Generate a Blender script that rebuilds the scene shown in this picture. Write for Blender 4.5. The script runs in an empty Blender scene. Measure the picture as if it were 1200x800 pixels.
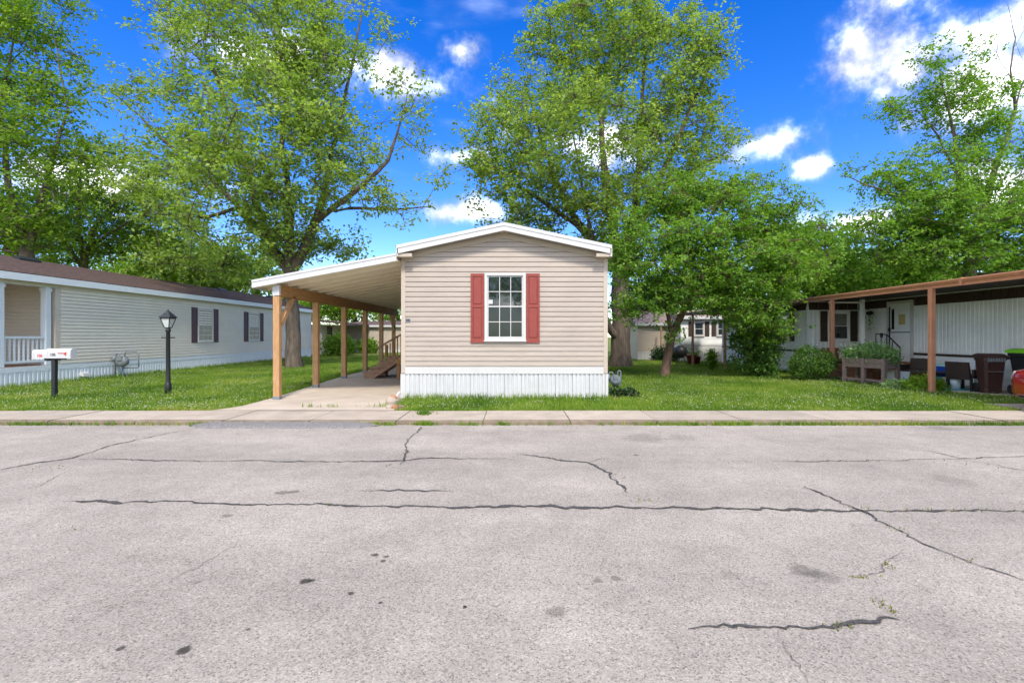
import bpy, math, random
import numpy as np
from mathutils import Vector, Matrix, noise as mnoise

random.seed(7)
rng = np.random.default_rng(7)
S = bpy.context.scene
COL = S.collection
R = math.radians

# ------------------------------------------------------------------ camera
F, CX, CY, CZ = 580.0, 605.0, 393.0, 1.49          # focal length and principal point in 1200x800 pixels, eye height
cam_d = bpy.data.cameras.new('camera')
cam = bpy.data.objects.new('camera', cam_d)
COL.objects.link(cam)
cam.location = (0, 0, CZ)
cam.rotation_euler = (R(90), 0, 0)
cam_d.sensor_width = 36.0
cam_d.lens = 36.0 * F / 1200.0
cam_d.shift_x = (600 - CX) / 1200.0
cam_d.shift_y = (CY - 400) / 1200.0
cam_d.clip_start = 0.05
cam_d.clip_end = 2000
S.camera = cam

def W(px, py, Y):                       # a photograph pixel at depth Y -> world point
    return Vector(((px - CX) * Y / F, Y, CZ + (CY - py) * Y / F))
def G(px, py, z=0.0):                   # a photograph pixel on the plane z -> world point
    Y = F * (CZ - z) / (py - CY)
    return Vector(((px - CX) * Y / F, Y, z))

# ------------------------------------------------------------------ light
SUN_EL, SUN_AZ = 50.0, -9.0             # degrees; azimuth from behind the camera towards the left
to_sun = Vector((-math.sin(R(SUN_AZ)) * math.cos(R(SUN_EL)), -math.cos(R(SUN_AZ)) * math.cos(R(SUN_EL)), math.sin(R(SUN_EL))))
sun_d = bpy.data.lights.new('sun', 'SUN')
sun = bpy.data.objects.new('sun', sun_d)
COL.objects.link(sun)
sun_d.energy = 1.6
sun_d.angle = R(9.0)
sun_d.color = (1.0, 0.93, 0.82)
sun.rotation_euler = (-to_sun).to_track_quat('-Z', 'Y').to_euler()
sun.location = (-8, -12, 30)

world = bpy.data.worlds.new('World')
S.world = world
world.use_nodes = True
wn, wl = world.node_tree.nodes, world.node_tree.links
wn.clear()
def wnode(t, **k):
    n = wn.new(t)
    for a, b in k.items():
        setattr(n, a, b)
    return n
w_out = wnode('ShaderNodeOutputWorld')
w_bg = wnode('ShaderNodeBackground')
w_bg.inputs['Strength'].default_value = 0.15
wl.new(w_bg.outputs[0], w_out.inputs[0])
sky = wnode('ShaderNodeTexSky', sky_type='NISHITA', sun_disc=False)
sky.sun_elevation = R(SUN_EL)
sky.sun_rotation = math.atan2(to_sun.x, to_sun.y)
sky.altitude = 200
sky.air_density = 1.0
sky.dust_density = 0.4
sky.ozone_density = 3.0
hsv = wnode('ShaderNodeHueSaturation')
hsv.inputs['Hue'].default_value = 0.52
hsv.inputs['Saturation'].default_value = 1.42
hsv.inputs['Value'].default_value = 0.66
wl.new(sky.outputs[0], hsv.inputs['Color'])
tc = wnode('ShaderNodeTexCoord')
warp = wnode('ShaderNodeTexNoise')
warp.inputs['Scale'].default_value = 7.0
warp.inputs['Detail'].default_value = 9.0
warp.inputs['Roughness'].default_value = 0.62
wl.new(tc.outputs['Generated'], warp.inputs['Vector'])
# cloud puffs: (direction seen at photograph pixel, half width, half height); the unseen sky gets its own added clouds below
puffs = []
for px, py, a, b in [(1140, 50, .15, .115), (1062, 85, .06, .045), (475, 92, .14, .05), (541, 62, .05, .03), (300, 65, .16, .06),
                     (885, 170, .09, .035), (952, 196, .035, .022), (535, 182, .08, .03), (550, 245, .11, .035), (720, 165, .16, .05), (1010, 262, .12, .035), (110, 215, .16, .045), (1195, 225, .14, .06)]:
    d = Vector(((px - CX) / F, 1.0, (CY - py) / F)).normalized()
    puffs.append((d, a * 1.15, b * 1.2))
acc = None
for d, a, b in puffs:
    m = wnode('ShaderNodeMapping', vector_type='TEXTURE')
    az = math.atan2(d.x, d.y)
    el = math.asin(d.z)
    m.inputs['Location'].default_value = d
    m.inputs['Rotation'].default_value = Matrix((Vector((math.cos(az), -math.sin(az), 0)), d, Vector((-math.sin(az) * math.sin(el), -math.cos(az) * math.sin(el), math.cos(el))))).transposed().to_euler()
    m.inputs['Scale'].default_value = (a, a, b)
    wl.new(tc.outputs['Generated'], m.inputs['Vector'])
    ln = wnode('ShaderNodeVectorMath', operation='LENGTH')
    wl.new(m.outputs[0], ln.inputs[0])
    if acc is None:
        acc = ln.outputs['Value']
    else:
        mn = wnode('ShaderNodeMath', operation='SMOOTH_MIN')
        mn.inputs[2].default_value = 0.25
        wl.new(acc, mn.inputs[0]); wl.new(ln.outputs['Value'], mn.inputs[1])
        acc = mn.outputs[0]
nz = wnode('ShaderNodeMath', operation='MULTIPLY_ADD')
nz.inputs[1].default_value = 3.4
nz.inputs[2].default_value = -1.75
wl.new(warp.outputs['Fac'], nz.inputs[0])
cs = wnode('ShaderNodeMath', operation='SUBTRACT')
wl.new(nz.outputs[0], cs.inputs[0]); wl.new(acc, cs.inputs[1])
cr = wnode('ShaderNodeMapRange', interpolation_type='SMOOTHERSTEP')
cr.inputs['From Min'].default_value = -1.08
cr.inputs['From Max'].default_value = 0.12
wl.new(cs.outputs[0], cr.inputs['Value'])
# beyond the picture broken cumulus is added all round, its cover raised for neutral fill light
far = wnode('ShaderNodeTexNoise')
far.inputs['Scale'].default_value = 2.6
far.inputs['Detail'].default_value = 6.0
far.inputs['Roughness'].default_value = 0.55
fm = wnode('ShaderNodeMapping')
fm.inputs['Scale'].default_value = (1.0, 1.0, 2.0)
wl.new(tc.outputs['Generated'], fm.inputs['Vector']); wl.new(fm.outputs[0], far.inputs['Vector'])
fsep = wnode('ShaderNodeSeparateXYZ')
wl.new(tc.outputs['Generated'], fsep.inputs[0])
fy = wnode('ShaderNodeMapRange')
fy.inputs['From Min'].default_value = 0.62; fy.inputs['From Max'].default_value = 0.40
fy.inputs['To Min'].default_value = -0.3; fy.inputs['To Max'].default_value = 0.0
wl.new(fsep.outputs['Y'], fy.inputs['Value'])
fa = wnode('ShaderNodeMath', operation='ADD')
wl.new(far.outputs['Fac'], fa.inputs[0]); wl.new(fy.outputs[0], fa.inputs[1])
fc = wnode('ShaderNodeMapRange', interpolation_type='SMOOTHERSTEP')
fc.inputs['From Min'].default_value = 0.44; fc.inputs['From Max'].default_value = 0.58
wl.new(fa.outputs[0], fc.inputs['Value'])
call = wnode('ShaderNodeMath', operation='MAXIMUM')
wl.new(cr.outputs[0], call.inputs[0]); wl.new(fc.outputs[0], call.inputs[1])
# thin high wisps
wm = wnode('ShaderNodeMapping')
wm.inputs['Scale'].default_value = (1.4, 1.4, 5.0)
wl.new(tc.outputs['Generated'], wm.inputs['Vector'])
w2 = wnode('ShaderNodeTexNoise')
w2.inputs['Scale'].default_value = 3.0
w2.inputs['Detail'].default_value = 6.0
wl.new(wm.outputs[0], w2.inputs['Vector'])
wr = wnode('ShaderNodeMapRange', interpolation_type='SMOOTHSTEP')
wr.inputs['From Min'].default_value = 0.56
wr.inputs['From Max'].default_value = 0.85
wr.inputs['To Max'].default_value = 0.35
wl.new(w2.outputs['Fac'], wr.inputs['Value'])
mx = wnode('ShaderNodeMath', operation='MAXIMUM')
wl.new(call.outputs[0], mx.inputs[0]); wl.new(wr.outputs[0], mx.inputs[1])
cc = wnode('ShaderNodeValToRGB')
cc.color_ramp.elements[0].position = 0.1
cc.color_ramp.elements[0].color = (0.30, 0.36, 0.47, 1)
cc.color_ramp.elements[1].position = 1.0
cc.color_ramp.elements[1].color = (1.0, 1.0, 1.0, 1)
wl.new(call.outputs[0], cc.inputs[0])
w3 = wnode('ShaderNodeTexNoise')
w3.inputs['Scale'].default_value = 13.0
w3.inputs['Detail'].default_value = 5.0
wl.new(tc.outputs['Generated'], w3.inputs['Vector'])
w3r = wnode('ShaderNodeMapRange', interpolation_type='SMOOTHSTEP')
w3r.inputs['From Min'].default_value = 0.38
w3r.inputs['From Max'].default_value = 0.62
w3r.inputs['To Min'].default_value = 3.2
w3r.inputs['To Max'].default_value = 9.5
wl.new(w3.outputs['Fac'], w3r.inputs['Value'])
cb = wnode('ShaderNodeVectorMath', operation='SCALE')
wl.new(w3r.outputs[0], cb.inputs['Scale'])
wl.new(cc.outputs[0], cb.inputs[0])
cm = wnode('ShaderNodeMix', data_type='RGBA')
wl.new(mx.outputs[0], cm.inputs['Factor'])
wl.new(hsv.outputs[0], cm.inputs[6]); wl.new(cb.outputs[0], cm.inputs[7])
wl.new(cm.outputs[2], w_bg.inputs['Color'])

vs = S.view_settings
vs.view_transform = 'Standard'
vs.look = 'None'
vs.exposure = 1.55
vs.gamma = 1.0
vs.use_curve_mapping = False
S.cycles.use_denoising = True
S.cycles.max_bounces = 6
S.cycles.diffuse_bounces = 4
S.cycles.glossy_bounces = 3
S.cycles.transmission_bounces = 4
S.cycles.transparent_max_bounces = 4
S.cycles.adaptive_threshold = 0.02
S.cycles.sample_clamp_indirect = 6.0

# ------------------------------------------------------------------ materials
MATS = {}
def mat(name, col, rough=0.7, var=0.12, scale=6.0, bump=0.0, bscale=40.0, spec=0.35, metal=0.0, col2=None, stretch=(1, 1, 1), coat=0.0, dirt=0.0, rnd=0.0):
    """Principled material: base colour broken up by noise, optional second colour, fine relief, grime patches."""
    if name in MATS:
        return MATS[name]
    m = bpy.data.materials.new(name)
    MATS[name] = m
    m.use_nodes = True
    n, l = m.node_tree.nodes, m.node_tree.links
    p = n['Principled BSDF']
    p.inputs['Roughness'].default_value = rough
    p.inputs['Metallic'].default_value = metal
    p.inputs['Specular IOR Level'].default_value = spec
    p.inputs['Coat Weight'].default_value = coat
    p.inputs['Coat Roughness'].default_value = 0.05
    g = n.new('ShaderNodeNewGeometry')
    mp = n.new('ShaderNodeMapping')
    mp.inputs['Scale'].default_value = stretch
    l.new(g.outputs['Position'], mp.inputs['Vector'])
    t = n.new('ShaderNodeTexNoise')
    t.inputs['Scale'].default_value = scale
    t.inputs['Detail'].default_value = 5
    t.inputs['Roughness'].default_value = 0.6
    l.new(mp.outputs[0], t.inputs['Vector'])
    r = n.new('ShaderNodeValToRGB')
    a = col2 if col2 else tuple(c * (1 - var) for c in col)
    b = col if col2 else tuple(min(1, c * (1 + var)) for c in col)
    r.color_ramp.elements[0].position = 0.3
    r.color_ramp.elements[0].color = (*a, 1)
    r.color_ramp.elements[1].position = 0.7
    r.color_ramp.elements[1].color = (*b, 1)
    l.new(t.outputs['Fac'], r.inputs[0])
    out = r.outputs[0]
    if dirt:
        t2 = n.new('ShaderNodeTexNoise')
        t2.inputs['Scale'].default_value = 1.3
        t2.inputs['Detail'].default_value = 8
        t2.inputs['Roughness'].default_value = 0.7
        l.new(g.outputs['Position'], t2.inputs['Vector'])
        mr = n.new('ShaderNodeMapRange')
        mr.inputs['From Min'].default_value = 0.5
        mr.inputs['From Max'].default_value = 0.75
        mr.inputs['To Max'].default_value = dirt
        l.new(t2.outputs['Fac'], mr.inputs['Value'])
        mi = n.new('ShaderNodeMix'); mi.data_type = 'RGBA'
        mi.inputs[7].default_value = (col[0] * .55, col[1] * .52, col[2] * .46, 1)
        l.new(mr.outputs[0], mi.inputs['Factor'])
        l.new(out, mi.inputs[6])
        out = mi.outputs[2]
    if rnd:
        oi = n.new('ShaderNodeObjectInfo')
        rm_ = n.new('ShaderNodeMapRange')
        rm_.inputs['To Min'].default_value = 1 - rnd; rm_.inputs['To Max'].default_value = 1 + rnd
        l.new(oi.outputs['Random'], rm_.inputs['Value'])
        sc_ = n.new('ShaderNodeVectorMath'); sc_.operation = 'SCALE'
        l.new(out, sc_.inputs[0]); l.new(rm_.outputs[0], sc_.inputs['Scale'])
        out = sc_.outputs[0]
    l.new(out, p.inputs['Base Color'])
    if bump:
        t3 = n.new('ShaderNodeTexNoise')
        t3.inputs['Scale'].default_value = bscale
        t3.inputs['Detail'].default_value = 4
        l.new(mp.outputs[0], t3.inputs['Vector'])
        bn = n.new('ShaderNodeBump')
        bn.inputs['Strength'].default_value = bump
        bn.inputs['Distance'].default_value = 0.02
        l.new(t3.outputs['Fac'], bn.inputs['Height'])
        l.new(bn.outputs[0], p.inputs['Normal'])
    return m

def leaf_mat(name, ramp, trans=0.5, rough=0.5):
    """Leaf: per-leaf tone picked from a ramp, some light coming through the blade."""
    m = bpy.data.materials.new(name)
    MATS[name] = m
    m.use_nodes = True
    n, l = m.node_tree.nodes, m.node_tree.links
    p = n['Principled BSDF']
    p.inputs['Roughness'].default_value = rough
    p.inputs['Specular IOR Level'].default_value = 0.3
    at = n.new('ShaderNodeAttribute')
    at.attribute_name = 'tone'
    r = n.new('ShaderNodeValToRGB')
    e = r.color_ramp.elements
    while len(e) < len(ramp):
        e.new(0.5)
    for i, (pos, c) in enumerate(ramp):
        e[i].position = pos
        e[i].color = (*c, 1)
    l.new(at.outputs['Fac'], r.inputs[0])
    l.new(r.outputs[0], p.inputs['Base Color'])
    tr = n.new('ShaderNodeBsdfTranslucent')
    ma = n.new('ShaderNodeMix'); ma.data_type = 'RGBA'; ma.blend_type = 'MULTIPLY'
    ma.inputs['Factor'].default_value = 1.0
    ma.inputs[7].default_value = (1.3, 1.35, 0.5, 1)
    l.new(r.outputs[0], ma.inputs[6])
    l.new(ma.outputs[2], tr.inputs['Color'])
    mi = n.new('ShaderNodeMixShader')
    mi.inputs[0].default_value = trans
    l.new(p.outputs[0], mi.inputs[1]); l.new(tr.outputs[0], mi.inputs[2])
    l.new(mi.outputs[0], n['Material Output'].inputs['Surface'])
    return m

def glass_mat(name, tint=(0.012, 0.018, 0.018), rough=0.03, ior=1.8):
    m = bpy.data.materials.new(name)
    MATS[name] = m
    m.use_nodes = True
    n, l = m.node_tree.nodes, m.node_tree.links
    p = n['Principled BSDF']
    p.inputs['Base Color'].default_value = (*tint, 1)
    p.inputs['Roughness'].default_value = rough
    p.inputs['Specular IOR Level'].default_value = 0.6
    p.inputs['IOR'].default_value = ior
    g = n.new('ShaderNodeNewGeometry')
    t = n.new('ShaderNodeTexNoise'); t.inputs['Scale'].default_value = 1.6; t.inputs['Detail'].default_value = 1
    l.new(g.outputs['Position'], t.inputs['Vector'])
    b = n.new('ShaderNodeBump'); b.inputs['Strength'].default_value = 0.08; b.inputs['Distance'].default_value = 0.05
    l.new(t.outputs['Fac'], b.inputs['Height']); l.new(b.outputs[0], p.inputs['Normal'])
    return m

M_TAN = mat('tan_vinyl_siding', (0.415, 0.357, 0.302), 0.55, 0.05, 2.0, 0.05, 30, stretch=(1, 1, 6), dirt=.16, rnd=.035)
M_TANTRIM = mat('tan_vinyl_trim', (0.45, 0.385, 0.31), 0.5, 0.03)
M_WHITE = mat('white_vinyl', (0.54, 0.535, 0.52), 0.5, 0.03, 4.0, dirt=0.08)
M_SKIRT = mat('white_ribbed_skirting', (0.53, 0.535, 0.54), 0.45, 0.035, 5.0, dirt=0.3, rnd=.03)
M_BLUEWHITE = mat('cool_white_trim', (0.66, 0.71, 0.74), 0.5, 0.03, dirt=0.1)
M_SHUTTER = mat('brick_red_shutter', (0.25, 0.052, 0.042), 0.6, 0.07, 14)
M_PLUM = mat('plum_brown_shutter', (0.085, 0.045, 0.055), 0.6, 0.1, 14)
M_GLASS = glass_mat('window_glass')
M_SCREEN = glass_mat('screened_window_glass', (0.016, 0.026, 0.030), 0.10, 1.42)
M_BLIND = mat('window_blind_behind_glass', (0.20, 0.19, 0.17), 0.25, 0.25, 3.0, spec=0.8, stretch=(1, 1, 8))
M_SHINGLE = mat('brown_shingles', (0.105, 0.068, 0.057), 0.9, 0.35, 9.0, 0.5, 60, stretch=(1, 1, 1))
M_SHINGLE2 = mat('faded_shingles', (0.30, 0.21, 0.18), 0.9, 0.3, 7.0, 0.5, 60)
M_WOOD = mat('treated_cedar_post', (0.52, 0.31, 0.15), 0.75, 0.28, 9.0, 0.2, 60, stretch=(6, 6, 0.5), col2=(0.34, 0.18, 0.075), dirt=.2, rnd=.06)
M_WOODH = mat('treated_pine_beam', (0.43, 0.24, 0.095), 0.75, 0.28, 9.0, 0.15, 60, stretch=(6, 0.5, 6), col2=(0.27, 0.14, 0.05), rnd=.08)
M_WOODD = mat('weathered_stair_wood', (0.33, 0.20, 0.13), 0.8, 0.3, 8.0, 0.15, 60)
M_PAN = mat('cream_metal_pan', (0.76, 0.69, 0.55), 0.5, 0.04, 2.0, dirt=0.15, rnd=.04)
M_ALU = mat('white_painted_aluminium', (0.53, 0.53, 0.525), 0.4, 0.03, dirt=0.15)
M_LGREY = mat('light_siding', (0.71, 0.665, 0.565), 0.55, 0.035, 3.0, 0.03, 220, dirt=.12, rnd=.02)
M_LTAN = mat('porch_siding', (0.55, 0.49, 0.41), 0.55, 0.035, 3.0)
M_CONC = mat('pale_concrete', (0.385, 0.325, 0.26), 0.9, 0.13, 2.2, 0.25, 120, dirt=0.35, rnd=.07)
M_DRIVE = mat('driveway_concrete', (0.45, 0.38, 0.30), 0.88, 0.10, 1.6, 0.2, 120, dirt=0.3)
M_CURB = mat('worn_curb_concrete', (0.20, 0.155, 0.11), 0.92, 0.25, 4.0, 0.4, 90, dirt=0.6)
M_BLACK = mat('black_painted_metal', (0.018, 0.02, 0.022), 0.45, 0.2, 20)
M_DGREY = mat('grey_meter_metal', (0.16, 0.18, 0.19), 0.5, 0.2, 12)
M_LGMET = mat('light_grey_meter_metal', (0.17, 0.195, 0.215), 0.45, 0.2, 12)
M_BARK = mat('grey_brown_bark', (0.17, 0.135, 0.102), 0.95, 0.4, 9.0, 1.0, 16, stretch=(1, 1, 0.2), col2=(0.055, 0.043, 0.034))
M_BARK2 = mat('reddish_bark', (0.20, 0.125, 0.09), 0.95, 0.4, 12.0, 1.0, 26, stretch=(1, 1, 0.3), col2=(0.08, 0.05, 0.037))
M_RUST = mat('terracotta_painted_metal', (0.50, 0.225, 0.125), 0.55, 0.1, 5.0, dirt=0.15)
M_BROWNDK = mat('dark_brown_panel', (0.052, 0.032, 0.024), 0.7, 0.3, 8)
M_RWALL = mat('aged_white_panel', (0.80, 0.805, 0.79), 0.5, 0.05, 2.0, dirt=0.25, rnd=.03)
M_MAILW = mat('white_mailbox_paint', (0.52, 0.52, 0.52), 0.35, 0.02, dirt=0.1)
M_RED = mat('red_flag_paint', (0.50, 0.035, 0.02), 0.45, 0.05)
M_INK = mat('black_ink', (0.012, 0.012, 0.012), 0.6, 0.0)
M_REDINK = mat('red_ink', (0.55, 0.03, 0.05), 0.6, 0.0)
M_LAMPG = mat('frosted_lamp_glass', (0.55, 0.58, 0.56), 0.15, 0.15, 30, spec=0.7)
M_WICK = mat('dark_wicker', (0.04, 0.026, 0.022), 0.6, 0.4, 60, 0.5, 90)
M_BINB = mat('maroon_bin_plastic', (0.055, 0.024, 0.022), 0.42, 0.15, 10)
M_BINK = mat('black_bin_plastic', (0.016, 0.018, 0.02), 0.4, 0.15, 10)
M_LIME = mat('lime_lid_plastic', (0.18, 0.52, 0.012), 0.35, 0.04)
M_BLUE = mat('blue_plastic', (0.012, 0.05, 0.30), 0.4, 0.05)
M_TEAL = mat('teal_fabric', (0.05, 0.33, 0.35), 0.8, 0.15, 8)
M_AQUA = mat('aqua_plastic', (0.30, 0.52, 0.56), 0.5, 0.06)
M_PLANTER = mat('weathered_planter_board', (0.20, 0.145, 0.125), 0.85, 0.3, 9, 0.2, 70, stretch=(1, 1, 4))
M_DECK = mat('stained_deck_board', (0.24, 0.105, 0.055), 0.75, 0.25, 7)
M_CARRED = mat('red_car_paint', (0.33, 0.008, 0.012), 0.25, 0.02, coat=1.0)
M_RUBBER = mat('black_rubber', (0.015, 0.015, 0.016), 0.8, 0.1)
M_CHROME = mat('alloy_metal', (0.5, 0.5, 0.52), 0.25, 0.05, metal=0.9)
M_HEADL = mat('clear_headlight', (0.75, 0.70, 0.62), 0.08, 0.05, spec=0.8)
M_TAR = mat('tar_crack_seal', (0.11, 0.105, 0.10), 0.85, 0.4, 45, 0.5, 140, col2=(0.03, 0.028, 0.028))
M_PATCH = mat('coarse_asphalt_patch', (0.27, 0.255, 0.245), 0.95, 0.4, 38, 0.9, 60, col2=(0.11, 0.105, 0.10))
M_BRICKRED = mat('broken_brick', (0.36, 0.17, 0.10), 0.9, 0.25, 20, 0.4, 60)
M_CERAM = mat('pale_glazed_pot', (0.45, 0.52, 0.55), 0.3, 0.08)
M_TERRA = mat('red_flower_pot', (0.33, 0.06, 0.04), 0.5, 0.1)
M_YELLOW = mat('yellow_paper', (0.50, 0.40, 0.16), 0.7, 0.1)
M_SOIL = mat('bare_soil', (0.11, 0.075, 0.05), 0.95, 0.3, 20, 0.6, 60)

# asphalt: pale worn binder with dark and light aggregate, broad patches, oil spots and smears of their own shape
def asphalt():
    m = bpy.data.materials.new('worn_asphalt')
    m.use_nodes = True
    n, l = m.node_tree.nodes, m.node_tree.links
    p = n['Principled BSDF']
    p.inputs['Roughness'].default_value = 0.92
    p.inputs['Specular IOR Level'].default_value = 0.25
    g = n.new('ShaderNodeNewGeometry')
    def nzt(scale, detail, rough=0.6):
        t = n.new('ShaderNodeTexNoise')
        t.inputs['Scale'].default_value = scale
        t.inputs['Detail'].default_value = detail
        t.inputs['Roughness'].default_value = rough
        l.new(g.outputs['Position'], t.inputs['Vector'])
        return t
    v = n.new('ShaderNodeTexVoronoi')
    v.inputs['Scale'].default_value = 125
    l.new(g.outputs['Position'], v.inputs['Vector'])
    sep = n.new('ShaderNodeSeparateColor')
    l.new(v.outputs['Color'], sep.inputs[0])
    r = n.new('ShaderNodeValToRGB')
    r.color_ramp.interpolation = 'LINEAR'
    e = r.color_ramp.elements
    for i in range(4):
        e.new(0.5)
    for i, (pos, c) in enumerate([(0.0, (0.15, 0.134, 0.116)), (0.13, (0.25, 0.223, 0.193)), (0.3, (0.312, 0.278, 0.240)), (0.7, (0.352, 0.314, 0.270)), (0.9, (0.392, 0.349, 0.30)), (1.0, (0.48, 0.42, 0.355))]):
        e[i].position = pos; e[i].color = (*c, 1)
    l.new(sep.outputs[0], r.inputs[0])
    big = nzt(0.55, 6, 0.62)
    mr = n.new('ShaderNodeMapRange')
    mr.inputs['From Min'].default_value = 0.3; mr.inputs['From Max'].default_value = 0.7
    mr.inputs['To Min'].default_value = 0.84; mr.inputs['To Max'].default_value = 1.12
    l.new(big.outputs['Fac'], mr.inputs['Value'])
    fine = nzt(55, 4, 0.7)
    mf = n.new('ShaderNodeMapRange')
    mf.inputs['From Min'].default_value = 0.3; mf.inputs['From Max'].default_value = 0.7
    mf.inputs['To Min'].default_value = 0.86; mf.inputs['To Max'].default_value = 1.12
    l.new(fine.outputs['Fac'], mf.inputs['Value'])
    mu = n.new('ShaderNodeMath'); mu.operation = 'MULTIPLY'
    l.new(mr.outputs[0], mu.inputs[0]); l.new(mf.outputs[0], mu.inputs[1])
    mp_ = n.new('ShaderNodeMapping'); mp_.inputs['Scale'].default_value = (0.10, 0.9, 1)
    l.new(g.outputs['Position'], mp_.inputs['Vector'])
    tr = n.new('ShaderNodeTexNoise'); tr.inputs['Scale'].default_value = 1.0; tr.inputs['Detail'].default_value = 5; tr.inputs['Roughness'].default_value = .6
    l.new(mp_.outputs[0], tr.inputs['Vector'])
    mt = n.new('ShaderNodeMapRange')
    mt.inputs['From Min'].default_value = 0.32; mt.inputs['From Max'].default_value = 0.68
    mt.inputs['To Min'].default_value = 0.86; mt.inputs['To Max'].default_value = 1.10
    l.new(tr.outputs['Fac'], mt.inputs['Value'])
    med = nzt(3.2, 7, 0.7)
    mm = n.new('ShaderNodeMapRange')
    mm.inputs['From Min'].default_value = 0.3; mm.inputs['From Max'].default_value = 0.7
    mm.inputs['To Min'].default_value = 0.88; mm.inputs['To Max'].default_value = 1.09
    l.new(med.outputs['Fac'], mm.inputs['Value'])
    m2 = n.new('ShaderNodeMath'); m2.operation = 'MULTIPLY'
    l.new(mt.outputs[0], m2.inputs[0]); l.new(mm.outputs[0], m2.inputs[1])
    m3 = n.new('ShaderNodeMath'); m3.operation = 'MULTIPLY'
    l.new(mu.outputs[0], m3.inputs[0]); l.new(m2.outputs[0], m3.inputs[1])
    mu = m3
    # stains
    edge = nzt(9, 4, 0.7)
    cur = mu.outputs[0]
    spots = [(652, 717, .052, .6), (700, 680, .032, .6), (722, 678, .030, .6), (357, 681, .036, .2), (366, 680, .02, .25), (411, 695, .021, .22), (446, 706, .016, .18), (214, 762, .03, .22), (142, 759, .018, .25), (291, 737, .012, .4),
             (545, 710, .009, .2), (660, 684, .007, .3), (440, 650, .024, .28), (453, 652, .022, .3), (449, 657, .018, .35), (545, 711, .016, .2), (942, 668, .09, .62), (965, 676, .09, .68), (855, 674, .07, .85), (755, 513, .30, .74), (800, 512, .2, .8),
             (745, 533, .035, .3), (1115, 562, .20, .85), (265, 604, .05, .55), (640, 677, .008, .3), (678, 684, .007, .3), (1105, 502, .2, .75), (232, 682, .025, .65), (330, 577, .06, .55), (345, 576, .05, .5)]
    for px, py, rad, dark in spots:
        c = G(px, py, -0.07)
        d = n.new('ShaderNodeVectorMath'); d.operation = 'DISTANCE'
        l.new(g.outputs['Position'], d.inputs[0]); d.inputs[1].default_value = c
        a = n.new('ShaderNodeMath'); a.operation = 'MULTIPLY_ADD'
        l.new(edge.outputs['Fac'], a.inputs[0]); a.inputs[1].default_value = rad * 2.2
        l.new(d.outputs['Value'], a.inputs[2])
        s = n.new('ShaderNodeMapRange'); s.interpolation_type = 'SMOOTHSTEP'
        s.inputs['From Min'].default_value = rad * 1.7; s.inputs['From Max'].default_value = rad * 2.4
        s.inputs['To Min'].default_value = dark; s.inputs['To Max'].default_value = 1.0
        l.new(a.outputs[0], s.inputs['Value'])
        q = n.new('ShaderNodeMath'); q.operation = 'MULTIPLY'
        l.new(cur, q.inputs[0]); l.new(s.outputs[0], q.inputs[1])
        cur = q.outputs[0]
    sc = n.new('ShaderNodeVectorMath'); sc.operation = 'SCALE'
    l.new(r.outputs[0], sc.inputs[0]); l.new(cur, sc.inputs['Scale'])
    l.new(sc.outputs[0], p.inputs['Base Color'])
    b = n.new('ShaderNodeBump'); b.inputs['Strength'].default_value = 0.3; b.inputs['Distance'].default_value = 0.005
    l.new(v.outputs['Distance'], b.inputs['Height'])
    l.new(b.outputs[0], p.inputs['Normal'])
    return m
M_ASPH = asphalt()
M_LAWN = mat('lawn_turf', (0.15, 0.205, 0.036), 0.95, 0.3, 2.2, 0.8, 60, col2=(0.12, 0.125, 0.035), spec=0.1)
M_BLADE = leaf_mat('grass_blade', [(0, (0.08, 0.17, 0.015)), (0.45, (0.165, 0.275, 0.028)), (0.8, (0.245, 0.335, 0.045)), (1, (0.36, 0.35, 0.09))], 0.4, 0.6)
M_CLOVER = mat('white_clover_flower', (0.52, 0.50, 0.38), 0.8, 0.1, 30)
M_LEAF_A = leaf_mat('silver_maple_leaf', [(0, (0.085, 0.165, 0.032)), (0.4, (0.205, 0.315, 0.062)), (0.75, (0.315, 0.42, 0.095)), (1, (0.44, 0.5, 0.15))])
M_LEAF_B = leaf_mat('green_maple_leaf', [(0, (0.06, 0.155, 0.016)), (0.45, (0.16, 0.285, 0.028)), (0.8, (0.255, 0.375, 0.045)), (1, (0.36, 0.44, 0.08))])
M_LEAF_C = leaf_mat('redbud_leaf', [(0, (0.06, 0.165, 0.02)), (0.45, (0.155, 0.3, 0.036)), (0.85, (0.24, 0.385, 0.055)), (1, (0.34, 0.44, 0.085))])
M_LEAF_Y = leaf_mat('yellow_green_leaf', [(0, (0.1, 0.21, 0.018)), (0.5, (0.2, 0.34, 0.03)), (0.9, (0.3, 0.43, 0.05)), (1, (0.4, 0.47, 0.08))])
M_LEAF_D = leaf_mat('dark_shrub_leaf', [(0, (0.010, 0.032, 0.010)), (.6, (0.022, 0.062, 0.016)), (1, (0.05, 0.11, 0.025))], 0.25)
M_LEAF_P = leaf_mat('pale_planter_leaf', [(0, (0.1134, 0.2268, 0.081)), (0.5, (0.2268, 0.3726, 0.1458)), (1, (0.486, 0.5832, 0.3564))])
M_LEAF_E = leaf_mat('boxwood_leaf', [(0, (0.03, 0.085, 0.014)), (.5, (0.075, 0.17, 0.025)), (1, (0.17, 0.28, 0.05))], 0.35)
M_WEED = leaf_mat('dry_weed', [(0, (0.10, 0.13, 0.02)), (.5, (0.19, 0.20, 0.04)), (1, (0.30, 0.25, 0.08))], 0.3)
M_PETAL = leaf_mat('yellow_petal', [(0, (0.55, 0.40, 0.02)), (1, (0.65, 0.5, 0.04))], 0.3)

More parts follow.
